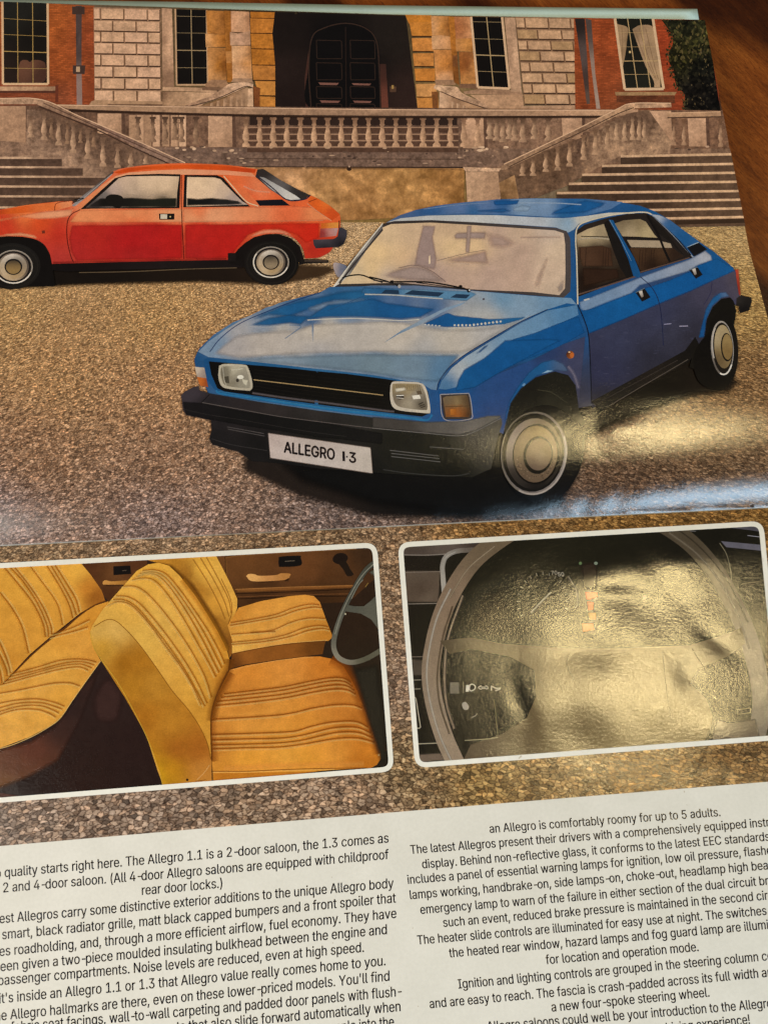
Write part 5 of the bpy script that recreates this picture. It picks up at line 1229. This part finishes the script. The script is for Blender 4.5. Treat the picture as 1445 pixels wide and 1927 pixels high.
# backrest
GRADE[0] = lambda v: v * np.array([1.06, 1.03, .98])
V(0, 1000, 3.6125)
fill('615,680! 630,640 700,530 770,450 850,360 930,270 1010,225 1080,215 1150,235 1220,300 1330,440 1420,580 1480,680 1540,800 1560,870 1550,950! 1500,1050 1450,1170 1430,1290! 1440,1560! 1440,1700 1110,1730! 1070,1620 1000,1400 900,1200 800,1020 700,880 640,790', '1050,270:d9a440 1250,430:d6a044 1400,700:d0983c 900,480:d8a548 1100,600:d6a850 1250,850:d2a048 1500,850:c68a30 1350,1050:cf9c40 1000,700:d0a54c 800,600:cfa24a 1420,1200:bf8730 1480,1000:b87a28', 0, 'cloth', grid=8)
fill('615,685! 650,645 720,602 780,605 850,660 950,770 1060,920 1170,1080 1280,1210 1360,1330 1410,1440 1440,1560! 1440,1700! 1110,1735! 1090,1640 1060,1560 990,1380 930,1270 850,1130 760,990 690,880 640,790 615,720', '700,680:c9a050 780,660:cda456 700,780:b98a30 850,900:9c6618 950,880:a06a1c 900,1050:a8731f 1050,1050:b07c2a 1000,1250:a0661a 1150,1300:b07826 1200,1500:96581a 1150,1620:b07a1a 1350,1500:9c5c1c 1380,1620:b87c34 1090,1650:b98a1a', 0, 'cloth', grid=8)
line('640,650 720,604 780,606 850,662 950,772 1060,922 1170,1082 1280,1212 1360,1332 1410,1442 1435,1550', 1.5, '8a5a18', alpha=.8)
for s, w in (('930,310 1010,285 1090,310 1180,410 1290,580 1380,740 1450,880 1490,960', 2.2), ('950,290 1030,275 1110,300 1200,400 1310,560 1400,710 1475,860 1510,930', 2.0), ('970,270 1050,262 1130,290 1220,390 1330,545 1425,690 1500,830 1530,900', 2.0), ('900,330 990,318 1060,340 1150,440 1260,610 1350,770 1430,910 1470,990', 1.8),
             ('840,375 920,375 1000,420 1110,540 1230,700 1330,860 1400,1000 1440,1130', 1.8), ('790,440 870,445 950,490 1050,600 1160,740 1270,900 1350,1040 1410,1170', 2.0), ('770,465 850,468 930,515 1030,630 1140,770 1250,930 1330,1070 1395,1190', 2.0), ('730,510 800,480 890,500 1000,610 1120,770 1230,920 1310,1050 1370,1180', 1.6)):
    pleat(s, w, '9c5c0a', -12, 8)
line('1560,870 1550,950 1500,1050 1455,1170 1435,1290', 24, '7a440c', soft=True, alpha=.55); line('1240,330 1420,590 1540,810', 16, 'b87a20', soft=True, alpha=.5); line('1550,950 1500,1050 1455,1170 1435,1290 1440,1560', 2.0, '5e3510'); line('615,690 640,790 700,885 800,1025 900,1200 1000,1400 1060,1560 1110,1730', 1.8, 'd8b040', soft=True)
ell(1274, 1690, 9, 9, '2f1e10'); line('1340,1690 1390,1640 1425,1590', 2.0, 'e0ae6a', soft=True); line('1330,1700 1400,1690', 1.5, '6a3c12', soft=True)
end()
GRADE[0] = None
V(380, 1000, 3.6125)
begin('printed_steering_wheel', lower, 'grey steering wheel beside the tan seats')
line('1190,200 1110,270 1030,400 960,540 910,680 895,780 920,850 975,885 1040,890 1130,860 1230,800', 9.5, '1150,240:46463a 1000,450:45443a 910,700:5c594c 960,870:857d6a 1100,865:55513f'); line('1175,215 1090,300 1010,430 945,570 905,700', 2.0, 'a09c88', soft=True)
fill('980,500! 1040,510 1100,510 1150,470 1200,420! 1210,520 1215,700! 1195,660 1150,600 1080,560 980,545', '1020,525:4f4e42 1150,540:5d5a4c 1200,480:504e42', 0)
line('1015,460 1060,370 1095,330', 2.0, '8d8a78', soft=True); fill('1130,280 1190,240 1200,330', '5a594a', fe=4); line('1130,350 1110,380', 2.0, '9c7a3a', soft=True); ell(975, 563, 6, 6, 'b5a88a')
V(380, 1240, 3.6125); line('1190,270 1165,330 1145,370', 2.0, '7d7a60', soft=True); fill('1010,60 1210,20 1260,400 1280,700 1200,720 1100,400', '2b261c', 0, fe=14)
end()
CLIP[0] = None; V(0, 0, 1)
band('photo_border', *SQ, 24, 9.5, 'ccc4b4', 'white rounded border of the seat photograph')
# ---- steering wheel and dials
WQ = [(748, 1021), (1436, 980), (1476, 1392), (781, 1446)]
CLIP[0] = [(754, 1027), (1429, 986), (1468, 1387), (786, 1439)]
V(740, 960, 4.014)
begin('printed_dashboard', lower, 'dark dashboard behind the printed steering wheel')
fill_px(CLIP[0], '100,400:211b14 700,700:1c1a10 1500,800:1c1a10 2500,600:16140e 2600,1200:1b180f 500,1500:1b1711', 'ink')
fill('60,255 800,225 700,300 400,340 60,345', '200,290:4b3f36 400,310:5c4f44 650,270:3b3028', 0, fe=3); line('60,338 250,340 400,332', 3.0, '8d8073', soft=True)
fill('75,455 360,455 345,700 95,700', '200,480:5a4c3e 200,600:4f4033 250,680:5f5041', 0, fe=3); line('80,470 360,465', 2.0, '8a7a6a', soft=True); line('90,710 345,705', 2.0, '958878', soft=True); line('120,1110 245,1108', 2.4, '7a6c5c', soft=True)
line('385,640 375,500 372,420 400,350 480,310 600,300 720,285', 9, '400,400:8c8478 600,300:5c5044 380,600:a39a8c'); line('378,630 372,430 400,355 470,315', 2.2, 'b5ada0', soft=True)
V(740, 1200, 4.014)
fill('130,160 240,165 240,290 140,290', '4a4034', 0, fe=3); line('150,322 210,320', 1.2, '9a9078'); line('145,390 205,388', 1.2, '9a9078')
line('150,455 170,455 207,685 165,685', 1.2, 'cfc4a8', sm=0); line('175,805 335,798', 1.4, 'b5a88c'); fill('180,880 360,870 400,930 195,950', '6d5c4c', 0, fe=3)
V(1085, 960, 4.014)
fill('1090,235! 1420,265 1430,310 1130,280', '5d5a62', 0); fill('1120,130 1390,110 1400,165 1300,150', '4a474c', 0); line('1290,192 1405,205', 1.2, '8d8a90'); line('700,155 900,160', 1.5, '5c5a58')
line('1235,580 1260,555 1445,530', 2.0, '75684e', soft=True); line('1080,250 1130,330 1160,440 1170,530', 1.8, '8d8468', soft=True)
end()
begin('printed_dial', lower, 'dials and warning lamps seen through the printed steering wheel')
V(740, 960, 4.014)
line('1040,775 1110,700 1190,620', 2.2, 'b5a890', soft=False, alpha=.8); line('1320,500 1380,600 1395,700 1375,740', 4, '7a7060', soft=True)
for i in range(16):
    a_ = math.radians(150 + i * 15); line('%f,%f %f,%f' % (1130 + 175 * math.cos(a_), 690 + 200 * math.sin(a_), 1130 + 195 * math.cos(a_), 690 + 222 * math.sin(a_)), 1.1, '8a8270')
V(1085, 960, 4.014)
for s, c in (('62,615 160,618 165,660 70,688', 'b8431c'), ('75,688 135,690 130,755 80,762', 'b04a22'), ('85,770 150,770 150,830 90,830', 'a8702e'), ('35,855 130,850 135,910 45,922', 'bd6a30')): fill(s, c, 0, fe=1.5)
fill('20,400 150,385 170,470 150,600 40,610', '2a2018', 0, fe=6); ell(145, 402, 14, 12, '7a8470'); ell(28, 402, 12, 12, '5c7048'); ell(512, 662, 11, 16, '7a3a2c')
end()
lettering('printed_dial_number', lower, '50', (-140, 500), (-95, 500), 7.5, col='b5ab98')
lettering('printed_dial_number', lower, '70', (-145 + 0, 490), (-108, 488), 7.5, col='b5ab98') if 0 else None
V(740, 960, 4.014)
lettering('printed_dial_number', lower, '70', (1195, 490), (1238, 488), 7.5, col='a59b88')
begin('printed_steering_wheel', lower, 'large brown steering wheel of the dashboard photograph')
V(720, 900, 1.993)
ribbon('300,1130 270,1062 230,970 195,850 180,740 190,640 220,520 270,410 340,310 430,235 520,180 640,120', 34, '200,700:84705a 250,480:806a54 400,270:64543f 190,850:8d7a64 240,1000:937f68')
line('258,1062 212,960 178,840 165,740 175,640 205,520 255,415', 6, 'a89c8a', soft=True); line('262,480 225,600 205,740 215,850 250,960', 5, '4a3a2a', soft=True, alpha=.8); line('300,440 245,600 232,740 240,850 268,940', 7, 'a08a70', soft=True, alpha=.7); line('420,255 320,340 250,450', 5, '8d7b62', soft=True)
ribbon('930,110 1040,165 1150,240 1240,340 1310,460 1365,580 1400,700 1420,820 1410,930 1370,1060', 34, '1150,260:4a4030 1300,450:54483a 1380,650:645850 1410,850:6f6456'); line('1075,205 1180,285 1265,390 1330,510 1375,640', 6, '7d705c', soft=True, alpha=.7)
line('1060,160 1180,250 1290,380 1370,540', 4, '3a3226', soft=True)
fill('215,610! 330,598 450,622 700,640 900,640 1150,628 1290,585 1345,560! 1360,620! 1290,670 1180,715 1150,770 1215,830 1240,900 1220,970 1180,1010! 700,1050 300,1062! 330,1000 450,960 540,900 575,820 570,720 480,670 330,640 250,660', '300,610:4d412f 400,620:4a3e2c 550,640:554630 700,680:5f4f34 1000,700:6a583a 700,900:665537 1000,900:77643f 1150,950:6f5c3a 400,1040:584a38 1200,700:544630 1300,620:50432f', 0, grid=6)
line('1160,640 1240,780 1238,900 1210,985', 2.0, '4a3c28', soft=True); line('700,660 690,700 720,760', 2, '5d4c34', soft=True); line('1050,650 1060,760 1080,900', 2, '66543a', soft=True)
fill('1230,990 1250,900 1300,915 1400,900 1420,985', '5f5242', 0, fe=4)
end()
begin('printed_switch', lower, 'headlamp and horn symbols on the printed column switch')
V(740, 1200, 4.014)
fill('420,335 500,335 505,428 425,428', '6a6252', 0, fe=1.5); line('528,335 530,420', 1.2, '8a8068'); fill('550,360 572,358 570,408 546,410', 'd0c6b0'); line('578,358 600,352 620,370 615,390 595,402 575,400 578,358', 1.6, 'd0c6b0')
line('640,378 665,362 660,375 700,375 698,362 720,380 698,395 700,385 660,385 664,395 640,378', 1.2, 'c4baa2', sm=0); line('740,365 740,400', 1.8, 'c4baa2'); line('745,370 780,384 808,382 806,390 780,398 770,402', 1.5, 'c4baa2')
fill('520,500 545,488 570,520 560,545 530,540', 'a09684', 1); line('590,605 620,592 632,575', 1.4, '9a907a'); line('540,778 700,768 790,755', 1.6, '9a8f6c'); line('760,470 775,600 790,740', 3.0, '6f6648', soft=True)
end(); begin('printed_badge', lower)
V(1085, 1200, 4.014); line('1215,545 1315,535 1312,570 1215,580 1215,545', 1.0, '8a7d58', sm=0)
end()
CLIP[0] = None; V(0, 0, 1)
band('photo_border', *WQ, 24, 9.5, 'c9c1b2', 'white rounded border of the steering wheel photograph')

# ---- text columns
V(0, 1480, 1.9013)
for main, p0, p1, pre, suf in (
    ('quality starts right here. The Allegro 1.1 is a 2-door saloon, the 1.3 comes as', (17, 326), (1390, 202), 'Allegro ', ''),
    ('2 and 4-door saloon. (All 4-door Allegro saloons are equipped with childproof', (12, 381), (1390, 261), 'both a ', ''),
    ('rear door locks.)', (508, 390), (795, 364), '', ''),
    ('Allegros carry some distinctive exterior additions to the unique Allegro body', (62, 486), (1408, 364), 'The latest ', ''),
    ('smart, black radiator grille, matt black capped bumpers and a front spoiler that', (8, 549), (1416, 417), 'shell: a ', ''),
    ('roadholding, and, through a more efficient airflow, fuel economy. They have', (52, 604), (1418, 472), 'improves ', ''),
    ('given a two-piece moulded insulating bulkhead between the engine and', (80, 656), (1384, 530), 'also been ', ''),
    ('passenger compartments. Noise levels are reduced, even at high speed.', (-6, 714), (1302, 594), '', ''),
    ('inside an Allegro 1.1 or 1.3 that Allegro value really comes home to you.', (62, 772), (1379, 642), "But it's ", ''),
    ("Allegro hallmarks are there, even on these lower-priced models. You'll find", (37, 836), (1393, 697), 'All the ', ''),
    ('wall-to-wall carpeting and padded door panels with flush-', (392, 849), (1437, 752), 'fabric seat facings, ', ''),
    ('forward automatically when', (935, 852), (1433, 806), 'front seats that also slide ', ''),
    ('the', (1358, 866), (1410, 861), 'you tilt the seat backs, to let people into ', '')):
    y = (p0[1] + p1[1]) / 2
    lettering('printed_text_line', lower, main, p0, p1, 17.5 + y * .0022, pre, suf, bold=.24, col='18111a', lvl=1.0)
V(740, 1480, 2.0496)
for main, p0, p1, pre, suf in (
    ('an Allegro is comfortably roomy for up to 5 adults.', (373, 181), (1262, 116), '', ''),
    ('The latest Allegros present their drivers with a comprehensively equipped', (68, 262), (1362, 162), '', ' instrument'),
    ('display. Behind non-reflective glass, it conforms to the latest EEC standard', (113, 318), (1431, 212), '', 's. It'),
    ('includes a panel of essential warning lamps for ignition, low oil pressure,', (57, 378), (1340, 273), '', ' flasher'),
    ('lamps working, handbrake-on, side lamps-on, choke-out, headlamp high', (66, 437), (1368, 328), '', ' beam and'),
    ('emergency lamp to warn of the failure in either section of the dual circuit', (106, 494), (1400, 385), '', ' brakes. In'),
    ('such an event, reduced brake pressure is maintained in the second', (194, 544), (1388, 443), '', ' circuit.'),
    ('The heater slide controls are illuminated for easy use at night. The switches', (95, 612), (1440, 497), '', ' for'),
    ('the heated rear window, hazard lamps and fog guard lamp are', (217, 662), (1341, 561), '', ' illuminated'),
    ('for location and operation mode.', (590, 688), (1178, 637), '', ''),
    ('Ignition and lighting controls are grouped in the steering column', (252, 782), (1408, 676), '', ' cowl'),
    ('and are easy to reach. The fascia is crash-padded across its full width', (142, 858), (1408, 740), '', ' and has'),
    ('a new four-spoke steering wheel.', (612, 871), (1220, 813), '', ''),
    ('could well be your introduction to the Allegr', (655, 922), (1440, 857), 'Allegro saloons ', 'o'),
    ('experience!', (1172, 939), (1376, 918), 'driving ', '')):
    y = (p0[1] + p1[1]) / 2
    lettering('printed_text_line', lower, main, p0, p1, 16.2 + y * .0020, pre, suf, bold=.24, col='18111a', lvl=1.0)
